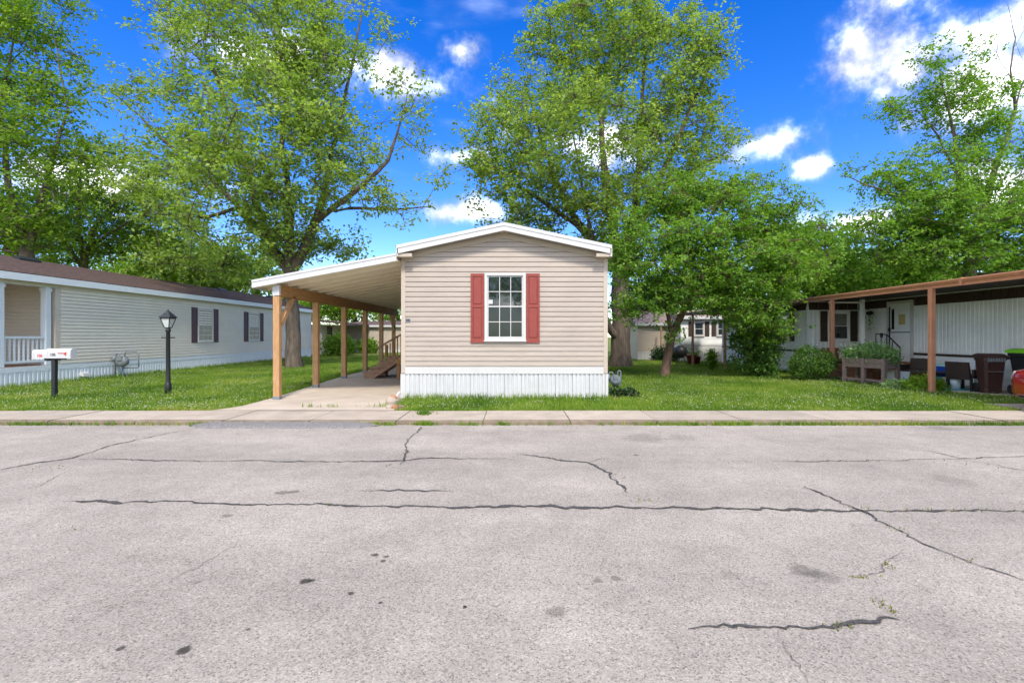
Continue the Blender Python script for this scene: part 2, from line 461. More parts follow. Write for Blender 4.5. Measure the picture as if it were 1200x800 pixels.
# ------------------------------------------------------------------ mesh helpers
ORG = {}
def frame(o, u, v):
    """Local frame on a wall: x along u, y up v, z outwards."""
    u = Vector(u).normalized(); v = Vector(v).normalized(); n = u.cross(v)
    m = Matrix((u, v, n)).transposed().to_4x4()
    m.translation = Vector(o)
    return m
I4 = Matrix.Identity(4)

class MB:
    def __init__(self, M=None):
        self.v, self.f, self.M = [], [], M or I4
    def add(self, vs_, fs):
        b = len(self.v)
        self.v += [self.M @ Vector(p) for p in vs_]
        self.f += [tuple(b + i for i in f) for f in fs]
        return self
    def box(self, x0, x1, y0, y1, z0, z1, ch=0.0):
        if x0 > x1: x0, x1 = x1, x0
        if y0 > y1: y0, y1 = y1, y0
        if z0 > z1: z0, z1 = z1, z0
        if ch <= 0:
            return self.add([(x0, y0, z0), (x1, y0, z0), (x1, y1, z0), (x0, y1, z0), (x0, y0, z1), (x1, y0, z1), (x1, y1, z1), (x0, y1, z1)],
                            [(0, 3, 2, 1), (4, 5, 6, 7), (0, 1, 5, 4), (1, 2, 6, 5), (2, 3, 7, 6), (3, 0, 4, 7)])
        c = ch          # chamfer the four edges along the longest axis and the ends slightly
        pts = []
        for z in (z0, z1):
            pts += [(x0 + c, y0, z), (x1 - c, y0, z), (x1, y0 + c, z), (x1, y1 - c, z), (x1 - c, y1, z), (x0 + c, y1, z), (x0, y1 - c, z), (x0, y0 + c, z)]
        fs = [tuple(range(7, -1, -1)), tuple(range(8, 16))] + [(i, (i + 1) % 8, 8 + (i + 1) % 8, 8 + i) for i in range(8)]
        return self.add(pts, fs)
    def prism(self, poly, a, b, axis='z'):
        """Extrude a 2-D polygon from a to b along an axis."""
        n = len(poly)
        if axis == 'z': pt = lambda p, t: (p[0], p[1], t)
        elif axis == 'y': pt = lambda p, t: (p[0], t, p[1])
        else: pt = lambda p, t: (t, p[0], p[1])
        return self.add([pt(p, a) for p in poly] + [pt(p, b) for p in poly],
                        [tuple(range(n - 1, -1, -1)), tuple(range(n, 2 * n))] + [(i, (i + 1) % n, n + (i + 1) % n, n + i) for i in range(n)])
    def bar(self, p, q, w, h):
        p, q = Vector(p), Vector(q)
        d = (q - p).normalized()
        s = d.cross(Vector((0, 0, 1)))
        s = s.normalized() if s.length > 1e-4 else Vector((1, 0, 0))
        t = s.cross(d)
        vs_ = []
        for c in (p, q):
            vs_ += [c - s * w / 2 - t * h / 2, c + s * w / 2 - t * h / 2, c + s * w / 2 + t * h / 2, c - s * w / 2 + t * h / 2]
        return self.add(vs_, [(3, 2, 1, 0), (4, 5, 6, 7), (0, 1, 5, 4), (1, 2, 6, 5), (2, 3, 7, 6), (3, 0, 4, 7)])
    def tube(self, pts, rad, n=8, caps=True):
        pts = [Vector(p) for p in pts]
        if not hasattr(rad, '__len__'): rad = [rad] * len(pts)
        vs_, fs = [], []
        prev = None
        for i, p in enumerate(pts):
            d = (pts[min(i + 1, len(pts) - 1)] - pts[max(i - 1, 0)]).normalized()
            s = d.cross(Vector((0, 0, 1))) if prev is None else prev - d * prev.dot(d)
            if s.length < 1e-4: s = Vector((1, 0, 0))
            s.normalize(); prev = s
            t = d.cross(s)
            for k in range(n):
                a = 2 * math.pi * k / n
                vs_.append(p + (s * math.cos(a) + t * math.sin(a)) * rad[i])
            if i:
                for k in range(n):
                    fs.append(((i - 1) * n + k, (i - 1) * n + (k + 1) % n, i * n + (k + 1) % n, i * n + k))
        if caps:
            fs.append(tuple(range(n - 1, -1, -1)))
            fs.append(tuple((len(pts) - 1) * n + k for k in range(n)))
        return self.add(vs_, fs)
    def lathe(self, prof, c=(0, 0, 0), n=16):
        vs_, fs = [], []
        for i, (r, z) in enumerate(prof):
            for k in range(n):
                a = 2 * math.pi * k / n
                vs_.append((c[0] + r * math.cos(a), c[1] + r * math.sin(a), c[2] + z))
            if i:
                for k in range(n):
                    fs.append(((i - 1) * n + k, (i - 1) * n + (k + 1) % n, i * n + (k + 1) % n, i * n + k))
        fs.append(tuple(range(n - 1, -1, -1)))
        fs.append(tuple((len(prof) - 1) * n + k for k in range(n)))
        return self.add(vs_, fs)
    def build(self, name, m, parent=None, smooth=False):
        o0 = ORG.get(parent.name, Vector((0, 0, 0))) if parent else Vector((0, 0, 0))
        me = bpy.data.meshes.new(name)
        me.from_pydata([tuple(p - o0) for p in self.v], [], self.f)
        me.materials.append(m)
        if smooth:
            me.polygons.foreach_set('use_smooth', [True] * len(me.polygons))
        o = bpy.data.objects.new(name, me)
        COL.objects.link(o)
        if parent:
            o.parent = parent
            ORG[o.name] = o0
        return o

def clone(o, dx, dy, dz, name=None):
    """A further piece of the same part: same mesh data, moved by an offset."""
    c = o.copy()
    COL.objects.link(c)
    c.location = Vector(o.location) + Vector((dx, dy, dz))
    return c

def tag(o, label=None, cat=None, group=None, kind=None):
    if label: o['label'] = label
    if cat: o['category'] = cat
    if group: o['group'] = group
    if kind: o['kind'] = kind
    return o

def thing(name, loc, label, cat, group=None):
    o = bpy.data.objects.new(name, None)
    COL.objects.link(o)
    o.location = loc
    ORG[o.name] = Vector(loc)
    return tag(o, label, cat, group)

def mesh_np(name, V, faces, m, parent=None, tone=None, smooth=False):
    """Large meshes from arrays: V (n,3), faces (k,3 or 4)."""
    if parent is not None:
        V = V - np.array(ORG[parent.name])
    me = bpy.data.meshes.new(name)
    k, c = faces.shape
    me.vertices.add(len(V)); me.loops.add(k * c); me.polygons.add(k)
    me.vertices.foreach_set('co', np.ascontiguousarray(V, dtype=np.float32).ravel())
    me.loops.foreach_set('vertex_index', np.ascontiguousarray(faces, dtype=np.int32).ravel())
    me.polygons.foreach_set('loop_start', np.arange(0, k * c, c, dtype=np.int32))
    if smooth:
        me.polygons.foreach_set('use_smooth', np.ones(k, dtype=bool))
    if tone is not None:
        a = me.attributes.new('tone', 'FLOAT', 'FACE')
        a.data.foreach_set('value', np.ascontiguousarray(tone, dtype=np.float32))
    me.materials.append(m)
    me.update(calc_edges=True)
    o = bpy.data.objects.new(name, me)
    COL.objects.link(o)
    if parent is not None:
        o.parent = parent
        ORG[o.name] = ORG[parent.name]
    return o

def text(name, body, M, size, m, parent):
    c = bpy.data.curves.new(name, 'FONT')
    c.body = body; c.size = size; c.offset = size * .022; c.extrude = 0.0008; c.align_x = 'CENTER'; c.align_y = 'CENTER'
    t = bpy.data.objects.new(name, c)
    COL.objects.link(t)
    dg = bpy.context.evaluated_depsgraph_get()
    me = bpy.data.meshes.new_from_object(t.evaluated_get(dg))
    bpy.data.objects.remove(t)
    me.transform(M)
    me.transform(Matrix.Translation(-ORG[parent.name]))
    me.materials.clear(); me.materials.append(m)
    o = bpy.data.objects.new(name, me)
    COL.objects.link(o); o.parent = parent
    ORG[o.name] = ORG[parent.name]
    return o

def smooth01(t):
    t = min(1.0, max(0.0, t)); return t * t * (3 - 2 * t)
def gz(x, y):
    """Height of the turf: level with the walk, rising a little along the carport."""
    return 0.13 * smooth01((y - 11.0) / 6.5) * smooth01((x + 12.0) / 5.0) * (1 - smooth01((x + 3.0) / 5.0))

# ------------------------------------------------------------------ setting
WALK_IN, WALK_OUT, ROAD_Z = 9.82, 8.62, -0.07
def ground_sheet():
    ys = [-400, -120, -40, -12, -5.2, -5.0, 0, 8.6, 8.7] + [9.4 + 0.55 * i for i in range(60)] + [45, 50, 60, 80, 120, 200, 420]
    xs = [-420, -200, -100, -60, -40, -30, -24] + [-20 + 0.8 * i for i in range(51)] + [24, 30, 40, 60, 100, 200, 420]
    V, Fs = [], []
    for y in ys:
        for x in xs:
            base = -0.14 if -5.1 < y < 8.65 else 0.0
            z = base + (gz(x, y) + 0.02 * mnoise.noise(Vector((x * .3, y * .3, 1))) - 0.02 if y > 9.9 else (-0.02 if base == 0 else 0))
            V.append((x, y, z))
    nx = len(xs)
    for j in range(len(ys) - 1):
        for i in range(nx - 1):
            Fs.append((j * nx + i, j * nx + i + 1, (j + 1) * nx + i + 1, (j + 1) * nx + i))
    b = MB(); b.v = [Vector(v) for v in V]; b.f = Fs
    o = b.build('ground', M_LAWN, smooth=True)
    tag(o, 'green lawn turf stretching behind the sidewalk', 'lawn', kind='structure')
ground_sheet()

def strip_sheet(name, m, x0, x1, y0, y1, z, nx, ny, amp, label, cat):
    V, Fs = [], []
    for j in range(ny + 1):
        for i in range(nx + 1):
            x = x0 + (x1 - x0) * i / nx; y = y0 + (y1 - y0) * j / ny
            V.append(Vector((x, y, z + amp * mnoise.noise(Vector((x * .4, y * .4, 5))))))
    for j in range(ny):
        for i in range(nx):
            a = j * (nx + 1) + i
            Fs.append((a, a + 1, a + nx + 2, a + nx + 1))
    b = MB(); b.v = V; b.f = Fs
    o = b.build(name, m, smooth=True)
    return tag(o, label, cat, kind='structure')
road = strip_sheet('road', M_ASPH, -90, 90, -5.0, 8.66, ROAD_Z, 120, 24, 0.004, 'pale weathered asphalt street with dark sealed cracks', 'road')
ORG[road.name] = Vector((0, 0, 0))

def ribbon(path, w, z, wob=0.35, seed=0):
    """A flat, uneven band following a ground path."""
    rr = random.Random(seed)
    P = [Vector((p.x, p.y, 0)) for p in path]
    pts = []
    for a, b in zip(P, P[1:]):
        k = max(2, int((b - a).length / 0.035))
        for i in range(k):
            pts.append(a.lerp(b, i / k))
    pts.append(P[-1])
    b = MB()
    vs_, fs = [], []
    n = len(pts)
    for i, p in enumerate(pts):
        d = (pts[min(i + 1, n - 1)] - pts[max(0, i - 1)]).normalized()
        s = Vector((-d.y, d.x, 0))
        j = 0.045 * mnoise.noise(Vector((p.x * 2.3 + seed, p.y * 2.3, 3))) + 0.04 * mnoise.noise(Vector((p.x * 8 + seed, p.y * 8, 3))) + 0.028 * mnoise.noise(Vector((p.x * 22 + seed, p.y * 22, 9))) + 0.007 * rr.uniform(-1, 1)
        ww = w * max(.3, .3 + .5 * rr.random() + 0.7 * mnoise.noise(Vector((p.x * 1.7, p.y * 1.7, seed))) + .5 * mnoise.noise(Vector((p.x * 9, p.y * 9, seed)))) * min(1, 0.2 + min(i, n - 1 - i) * 0.12)
        c = p + s * j
        vs_ += [(c + s * ww / 2).to_3d() + Vector((0, 0, z)), (c - s * ww / 2).to_3d() + Vector((0, 0, z))]
        if i:
            fs.append((2 * i - 2, 2 * i - 1, 2 * i + 1, 2 * i))
    return b.add(vs_, fs)
CR = [([(75, 587), (150, 589), (215, 588), (300, 592), (365, 591), (430, 593), (500, 594), (600, 594), (700, 595), (800, 596), (900, 597), (1000, 599), (1100, 598), (1230, 599)], .085),
      ([(-30, 556), (0, 550), (40, 543), (85, 537), (130, 522), (190, 509), (215, 504)], .06),
      ([(85, 537), (160, 539), (215, 540), (300, 540), (420, 541), (470, 540), (500, 537), (605, 538)], .05),
      ([(496, 499), (487, 508), (477, 514), (476, 532), (470, 545)], .05),
      ([(605, 532), (660, 539), (690, 542), (715, 555), (722, 566), (737, 577)], .07),
      ([(690, 542), (704, 537), (722, 537)], .03),
      ([(940, 570), (1000, 594), (1050, 620), (1110, 650), (1160, 668), (1240, 696)], .045),
      ([(806, 737), (850, 735), (920, 737), (980, 734), (1010, 727), (1040, 725), (1055, 728)], .052),
      ([(905, 541), (1000, 540), (1100, 538), (1220, 535)], .035),
      ([(1085, 528), (1140, 540), (1220, 556)], .035),
      ([(415, 576), (470, 575), (525, 575), (531, 577)], .04),
      ([(1056, 640), (1040, 660), (1030, 673), (1003, 677)], .014),
      ([(1022, 690), (1030, 702), (1037, 714)], .014),
      ([(912, 740), (930, 768), (952, 805)], .010),
      ([(190, 509), (240, 499)], .03),
      ([(50, 572), (60, 560), (78, 552)], .012), ([(300, 625), (240, 660), (180, 690)], .006), ([(738, 577), (765, 590)], .02)]
for i, (pp, w) in enumerate(CR):
    w *= .66
    o = ribbon([G(x, y, ROAD_Z) for x, y in pp], w, ROAD_Z + 0.007, seed=i).build('crack_seal', M_TAR, road)

# sidewalk of separate concrete slabs, kerb stones below them
walk = thing('sidewalk', (0, 9.2, 0), 'pale concrete sidewalk of square slabs along the street', 'sidewalk')
walk['kind'] = 'structure'
x = -24.9
rs = random.Random(3)
i = 0
while x < 25:
    w = 1.52
    t = rs.uniform(-.006, .006)
    b = MB()
    b.box(x + .008, x + w - .008, WALK_OUT + .15, WALK_IN, -.12, 0.0 + t)
    b.build('slab', M_CONC, walk)
    b = MB()
    zt = t - .004
    k = WALK_OUT
    b.prism([(k + .142, -.16), (k + .142, zt), (k + .05, zt), (k + .012, zt - .018), (k - .01, -.16)], x + .01, x + w - .01, 'x')
    b.build('curb_stone', M_CURB, walk)
    x += w
    i += 1
drive = MB()
ny = 26
yy = [WALK_IN + .012 + (26 - WALK_IN) * j / ny for j in range(ny + 1)]
vs_, fs = [], []
for j, y in enumerate(yy):
    xl = -5.78 - 0.28 * max(0, 1 - (y - WALK_IN) / 0.45) ** 2
    xr = -2.72 + 0.30 * max(0, 1 - (y - WALK_IN) / 1.6)
    for x in (xl, (xl + xr) / 2, xr):
        vs_.append((x, y, gz(x, y) + .008))
    if j:
        for q in (0, 1):
            a = 3 * j + q
            fs.append((a - 3, a - 2, a + 1, a))
    vs_ += []
drive.add(vs_, fs)
nb = len(vs_)
vv, ff = [], []
for j, y in enumerate(yy):          # slab edges
    for q in (0, 2):
        p = vs_[3 * j + q]
        vv += [p, (p[0], p[1], p[2] - .14)]
    if j:
        b0 = 4 * (j - 1); b1 = 4 * j
        ff += [(b0, b1, b1 + 1, b0 + 1), (b0 + 2, b0 + 3, b1 + 3, b1 + 2)]
drive.add(vv, ff)
tag(drive.build('driveway', M_DRIVE), 'concrete driveway slab running under the carport', 'driveway', kind='structure')
pad = MB().box(10.15, 17, WALK_IN + .012, 10.75, -.12, .012)
tag(pad.build('driveway_pad', M_DRIVE), 'concrete parking pad beside the sidewalk near the red car', 'driveway', kind='structure')
patio = MB().prism([(11.15, 13.9), (11.5, 13.0), (12.1, 12.1), (17, 11.7), (17, 18.8), (11.15, 18.8)], -.1, .03)
tag(patio.build('patio', M_CONC), 'concrete patio slab under the terracotta porch awning', 'patio', kind='structure')
ramp = MB()
a0, a1 = -5.62, -2.38
n = 26
vs_, fs = [], []
rr = random.Random(8)
for k in range(n + 1):
    x = a0 + (a1 - a0) * k / n
    e = min(1, min(k, n - k) / 2.5)
    o = .03 * rr.uniform(-1, 1)
    for (dy, z) in ((0.0, -.012 - .04 * (1 - e)), (-.16, -.014 - .045 * (1 - e)), (-.30 * (.4 + .6 * e) + o, -.035 - .03 * (1 - e)), (-.37 * (.4 + .6 * e) + o, -.10)):
        vs_.append((x, WALK_OUT + .02 + dy, z))
    if k:
        for q in range(3):
            b0 = 4 * (k - 1) + q; b1 = 4 * k + q
            fs.append((b0, b0 + 1, b1 + 1, b1))
ramp.add(vs_, fs)
tag(ramp.build('asphalt_ramp', M_PATCH), 'rough grey asphalt ramp filling the curb at the driveway mouth', 'ramp', kind='structure')

# ------------------------------------------------------------------ building kit
def plank_profile(h, lip=0.02):
    g = min(.02, h * .16)
    return [(0, g), (lip, g), (lip * .97, h * .5), (lip * .9, h * .8), (lip * .8, h), (0, h)]
def plank(parent, M, x0, x1, v, h, m, top=None, lip=0.02):
    """One siding course; top = (x0, x1) at its upper edge where a gable cuts it."""
    t0, t1 = top if top else (x0, x1)
    pr = plank_profile(h, lip)
    vs_ = []
    for (zn, vv) in pr:
        f = vv / h
        vs_.append((x0 + (t0 - x0) * f, v + vv, zn))
    for (zn, vv) in pr:
        f = vv / h
        vs_.append((x1 + (t1 - x1) * f, v + vv, zn))
    k = len(pr)
    fs = [(i, (i + 1) % k, k + (i + 1) % k, k + i) for i in range(k)] + [tuple(range(k - 1, -1, -1)), tuple(range(k, 2 * k))]
    return MB(M).add(vs_, [tuple(reversed(f)) for f in fs]).build('plank', m, parent)

def ribbed(parent, M, x0, x1, v0, v1, m, pw=0.406, ribs=4, depth=0.012, name='skirting_panel'):
    """Vertical ribbed panels side by side, each a piece of its own sharing one mesh."""
    cnt = max(1, round((x1 - x0) / pw)); pw = (x1 - x0) / cnt
    b = MB(M)
    prof = [(0.002, 0)]
    s = (pw - .004) / ribs
    for k in range(ribs):
        q = .002 + k * s
        prof += [(q + s * .12, depth), (q + s * .62, depth), (q + s * .74, depth * .25), (q + s * .97, depth * .25)]
    prof.append((pw - .002, 0))
    vs_, fs = [], []
    for (u, d) in prof:
        vs_ += [(x0 + u, v0, d), (x0 + u, v1, d)]
    for k in range(len(prof) - 1):
        fs.append((2 * k, 2 * k + 2, 2 * k + 3, 2 * k + 1))
    o = b.add(vs_, fs).build(name, m, parent)
    uvec = (M.to_3x3() @ Vector((1, 0, 0)))
    for k in range(1, cnt):
        d = uvec * pw * k
        clone(o, d.x, d.y, d.z)
    return o

def window(parent, M, w, h, cols=3, rows=2, fw=0.055, m=None, glass=(None, None), panes=False, meet=0.5):
    """Double-hung window: frame > sashes, muntins, panes."""
    m = m or M_WHITE
    b = MB(M)
    b.box(0, w, 0, fw, .0, .05); b.box(0, w, h - fw, h, .0, .05)
    b.box(0, fw, fw, h - fw, .0, .05); b.box(w - fw, w, fw, h - fw, .0, .05)
    b.box(-.02, w + .02, -.025, -.001, .0, .065)
    wo = b.build('window', m, parent)
    hm = fw + (h - 2 * fw) * meet
    sashes = [(fw + .003, hm + .018, .012, .032, glass[1] or M_GLASS), (hm - .018, h - fw - .003, .0, .020, glass[0] or M_GLASS)]
    for si, (v0, v1, z0, z1, gm) in enumerate(sashes):
        sf = .028
        x0, x1 = fw + .003, w - fw - .003
        b = MB(M)
        zz0, zz1 = (.021, .040) if si == 0 else (.001, .019)
        b.box(x0, x1, v0, v0 + sf, zz0, zz1); b.box(x0, x1, v1 - sf, v1, zz0, zz1)
        b.box(x0, x0 + sf, v0 + sf, v1 - sf, zz0, zz1); b.box(x1 - sf, x1, v0 + sf, v1 - sf, zz0, zz1)
        b.build('sash', m, wo)
        gx0, gx1, gy0, gy1 = x0 + sf, x1 - sf, v0 + sf, v1 - sf
        zg = zz0 + .006
        if cols > 1 or rows > 1:
            b = MB(M)
            for c in range(1, cols):
                xx = gx0 + (gx1 - gx0) * c / cols
                b.box(xx - .008, xx + .008, gy0, gy1, zg + .0025, zg + .010)
            for r_ in range(1, rows):
                y_ = gy0 + (gy1 - gy0) * r_ / rows
                b.box(gx0, gx1, y_ - .008, y_ + .008, zg + .003, zg + .0105)
            b.build('muntin_grid', m, wo)
        if panes:
            for c in range(cols):
                for r_ in range(rows):
                    t = rng.uniform(-.0012, .0012, 3)
                    xa, xb = gx0 + (gx1 - gx0) * c / cols, gx0 + (gx1 - gx0) * (c + 1) / cols
                    ya, yb = gy0 + (gy1 - gy0) * r_ / rows, gy0 + (gy1 - gy0) * (r_ + 1) / rows
                    MB(M).add([(xa, ya, zg + t[0]), (xb, ya, zg + t[1]), (xb, yb, zg + t[2]), (xa, yb, zg + t[0] + t[2] - t[1])], [(0, 1, 2, 3)]).build('pane', gm, wo)
        else:
            MB(M).add([(gx0, gy0, zg), (gx1, gy0, zg), (gx1, gy1, zg), (gx0, gy1, zg)], [(0, 1, 2, 3)]).build('pane', gm, wo)
    return wo

def shutter(parent, M, w, h, m):
    b = MB(M)
    s, r_ = .045, .07
    b.box(0, s, 0, h, .0, .03); b.box(w - s, w, 0, h, .0, .03)
    b.box(s, w - s, 0, r_ * 1.5, .0, .0295); b.box(s, w - s, h - r_, h, .0, .0295); b.box(s, w - s, h * .53 - r_ / 2, h * .53 + r_ / 2, .0, .0295)
    b.box(s, w - s, r_ * 1.5, h - r_, .0, .012)
    so = b.build('shutter', m, parent)
    for (v0, v1) in ((r_ * 1.5, h * .53 - r_ / 2), (h * .53 + r_ / 2, h - r_)):
        e, d = .012, .03
        vs_ = [(s + e, v0 + e, .0125), (w - s - e, v0 + e, .0125), (w - s - e, v1 - e, .0125), (s + e, v1 - e, .0125),
               (s + d, v0 + d, .025), (w - s - d, v0 + d, .025), (w - s - d, v1 - d, .025), (s + d, v1 - d, .025)]
        MB(M).add(vs_, [(4, 5, 6, 7), (0, 1, 5, 4), (1, 2, 6, 5), (2, 3, 7, 6), (3, 0, 4, 7)]).build('raised_panel', m, so)
    return so

# ------------------------------------------------------------------ tan mobile home in the middle
HX0, HX1, HY0, HY1 = -2.72, 2.16, 11.7, 30.5
HCX = (HX0 + HX1) / 2
home = thing('mobile_home', (HCX, HY0, 0), 'tan sided mobile home with brick red shutters and white skirting facing the street', 'mobile home')
EAVE, APEX = 3.34, 3.86           # height of the wall under the roof at the corner and the middle
SL = (APEX - EAVE) / (HCX - HX0)
b = MB()
b.prism([(HX0 + .02, 0.02), (HX1 - .02, 0.02), (HX1 - .02, EAVE - .01), (HCX, APEX - .01), (HX0 + .02, EAVE - .01)], HY0 + .02, HY1, 'y')
b.build('wall', M_TAN, home)
Mf = frame((0, HY0 + .018, 0), (1, 0, 0), (0, 0, 1))
CH = 0.1172
v = 0.752
while v < APEX - .03:
    def ext(z):
        return HX1 - .1 - .0 if z <= EAVE else HCX + max(0.01, (APEX - z) / SL)
    def extl(z):
        return HX0 + .1 if z <= EAVE else HCX - max(0.01, (APEX - z) / SL)
    vt = min(v + CH, APEX - .004)
    plank(home, Mf, max(extl(v), HX0 + .1), min(ext(v), HX1 - .1), v, vt - v, M_TAN, (max(extl(vt), HX0 + .1), min(ext(vt), HX1 - .1)), 0.022)
    v += CH
for xa, xb in ((HX0, HX0 + .1), (HX1 - .1, HX1)):
    MB().box(xa, xb, HY0 - .012, HY0 + .1, 0.60, EAVE - .02).build('corner_post', M_TANTRIM, home)
MB().box(HX0 + .1, HX1 - .1, HY0 - .02, HY0 + .016, .585, .75).build('band_board', M_WHITE, home)
ribbed(home, Mf, HX0 + .03, HX1 - .03, 0.0, .584, M_SKIRT, 0.4, 4, .026)
for xx in (HX0, HX1 - .04):
    MB().box(xx - .012, xx + .052, HY0 - .016, HY0 + .06, .0, .584).build('skirting_corner', M_WHITE, home)
MB().box(HX0 + .052, HX1 - .052, HY0 - .014, HY0 + .004, .0, .035).build('skirting_track', M_WHITE, home)
# long sides
for side, Ms in ((1, frame((HX1 - .018, HY0 + .1, 0), (0, 1, 0), (0, 0, 1))), (-1, frame((HX0 + .018, HY1, 0), (0, -1, 0), (0, 0, 1)))):
    L = HY1 - HY0 - .1
    o = plank(home, Ms, 0, L, .752, CH, M_TAN, None, .022)
    k = 1
    while .752 + CH * (k + 1) < EAVE:
        clone(o, 0, 0, CH * k); k += 1
    MB(Ms).box(0, L, .585, .75, -.01, .012).build('band_board', M_WHITE, home)
    ribbed(home, Ms, 0, L, 0, .584, M_SKIRT, .4, 3, .012)
Mr = frame((HX1 + .004, HY0 + .1, 0), (0, 1, 0), (0, 0, 1))
for u in (3.0, 8.5, 14.0):
    Mw = Mr @ Matrix.Translation((u, 1.5, 0))
    window(home, Mw, .9, 1.2, 1, 1)
Ml = frame((HX0 - .004, HY1, 0), (0, -1, 0), (0, 0, 1))
DOOR_Y = 16.6
d = MB(Ml); u0 = HY1 - DOOR_Y
d.box(u0 - .5, u0 + .5, .78, 2.85, 0, .05)
dr = d.build('door', M_WHITE, home)
MB(Ml).box(u0 - .28, u0 + .28, 1.7, 2.6, .051, .056).build('pane', M_GLASS, dr)
MB(Ml).box(u0 + .36, u0 + .41, 1.72, 1.78, .051, .1).build('handle', M_CHROME, dr)
for u in (3.0, 16.5):
    window(home, Ml @ Matrix.Translation((u, 1.5, 0)), .9, 1.2, 1, 1)
# roof, gable trim, soffit with vent strip, eave returns
OV = 0.30
YF = HY0 - OV
b = MB()
ro = 0.06
zt = lambda x, o=0.0: APEX - SL * abs(x - HCX) + o
b.prism([(HX0 - ro, zt(HX0 - ro, .20)), (HX0 - ro, zt(HX0 - ro, .235)), (HCX, zt(HCX, .235)), (HX1 + ro, zt(HX1 + ro, .235)), (HX1 + ro, zt(HX1 + ro, .20)), (HCX, zt(HCX, .20))], YF + .004, HY1 + .2, 'y')
b.build('roof', M_SHINGLE, home)
for s in (-1, 1):
    xe = HX0 - .03 if s < 0 else HX1 + .03
    poly = [(HCX, zt(HCX, .05)), (HCX, zt(HCX, .198)), (xe, zt(xe, .198)), (xe, zt(xe, .04))]
    MB().prism(poly if s < 0 else poly[::-1], YF, YF + .03, 'y').build('gable_fascia', M_WHITE, home)
    MB().prism([(HCX, zt(HCX, .16)), (HCX, zt(HCX, .238)), (xe + s * .012, zt(xe, .238)), (xe + s * .012, zt(xe, .16))], YF - .012, YF, 'y').build('drip_edge', M_ALU, home)
    # soffit panel sloping with the rafters, vent slots along it
    xs0, xs1 = HCX, xe
    MB().add([(HCX, YF + .03, zt(HCX, .052)), (HCX, HY0, zt(HCX, .045)), (xe, HY0, zt(xe, .045)), (xe, YF + .03, zt(xe, .052))], [(0, 1, 2, 3)]).build('soffit', M_TANTRIM, home)
    b = MB()
    for k in range(44):
        f = .04 + .82 * k / 44
        xa = HCX + (xe - HCX) * f; xb = HCX + (xe - HCX) * (f + .0105)
        b.add([(xa, YF + .05, zt(xa, .046)), (xa, YF + .22, zt(xa, .042)), (xb, YF + .22, zt(xb, .042)), (xb, YF + .05, zt(xb, .046))], [(0, 1, 2, 3)])
    b.build('soffit_vent', M_DGREY, home)
    MB().prism([(HCX, zt(HCX, .04)), (HCX, zt(HCX, -.07)), (xe - s * .1, zt(xe - s * .1, -.07)), (xe - s * .1, zt(xe - s * .1, .04))], HY0 - .03, HY0 + .015, 'y').build('frieze_trim', M_TANTRIM, home)
    xa, xb = (xe, xe + .34) if s < 0 else (xe - .34, xe)
    MB().box(xa + .004, xb - .004, YF + .032, HY0 + .1, EAVE - .03, EAVE + .05).build('eave_return', M_TANTRIM, home)
    MB().box(xe - .02, xe + .02, YF, HY1 + .2, EAVE - .03, EAVE + .19).build('eave_fascia', M_WHITE, home)
# street window with shutters and the house number
SURF = HY0 - .006
wx0, wx1, wz0, wz1 = -.746, .222, 1.372, 2.963
window(home, frame((wx0, SURF, wz0), (1, 0, 0), (0, 0, 1)), wx1 - wx0, wz1 - wz0, 3, 2, .06, M_WHITE, (M_GLASS, M_SCREEN), True, .5)
shutter(home, frame((-1.075, SURF, 1.315), (1, 0, 0), (0, 0, 1)), .315, 1.635, M_SHUTTER)
shutter(home, frame((.238, SURF, 1.315), (1, 0, 0), (0, 0, 1)), .315, 1.635, M_SHUTTER)
plq = MB().box(-2.615, -2.505, SURF - .012, SURF, 1.80, 1.89).build('number_plaque', M_LGMET, home)
text('house_number', '106', frame((-2.56, SURF - .014, 1.845), (1, 0, 0), (0, 0, 1)), .065, M_INK, plq)
MB().box(wx0 + .09, wx0 + .19, SURF - .0215, SURF - .0195, 2.235, 2.33).build('window_sticker', M_WHITE, home)
MB().tube([(HX0 - .03, HY0 - .04, .16), (HX0 - .06, HY0 - .16, .09), (HX0 - .09, HY0 - .30, .045)], .028, 8).build('drain_pipe', M_WHITE, home)

# ------------------------------------------------------------------ carport
PX = -5.55
car = thing('carport', (PX, 11.5, 0), 'lean-to carport with cedar posts and white metal roof beside the tan home', 'carport')
ry0, ry1 = 11.28, 23.2
xl, xr = -6.03, HX0 - .012
zl, zr = 2.62, 3.235
def rz(x): return zl + (zr - zl) * (x - xl) / (xr - xl)
PW = 0.61
b = MB()
y0 = ry0 + .04
pts = [(0.0, .0), (.012, -.0), (.016, .045), (.05, .05), (.06, .0), (.15, .006), (.29, .0)]
prof = [(0, .05), (.0, -.05), (.05, -.05), (.06, 0.01), (PW * .5, .012), (PW - .008, .008), (PW - .006, .05), (PW - .002, .06)]
vs_, fs = [], []
for (yy_, dz) in prof:
    vs_ += [(xl + .03, y0 + yy_, rz(xl + .03) + dz), (xr, y0 + yy_, rz(xr) + dz)]
for k in range(len(prof) - 1):
    fs.append((2 * k, 2 * k + 1, 2 * k + 3, 2 * k + 2))
vs_ += [(xl + .03, y0, rz(xl + .03) + .075), (xr, y0, rz(xr) + .075), (xr, y0 + PW - .002, rz(xr) + .075), (xl + .03, y0 + PW - .002, rz(xl + .03) + .075)]
q = len(vs_) - 4
fs.append((q, q + 1, q + 2, q + 3))
b.add(vs_, fs)
pn = b.build('roof_panel', M_PAN, car)
k = 1
while y0 + PW * (k + 1) < ry1:
    clone(pn, 0, PW * k, 0); k += 1
MB().prism([(xl, rz(xl) - .045), (xr, rz(xr) - .045), (xr, rz(xr) + .125), (xl, rz(xl) + .125)], ry0, ry0 + .036, 'y').build('front_fascia', M_ALU, car)
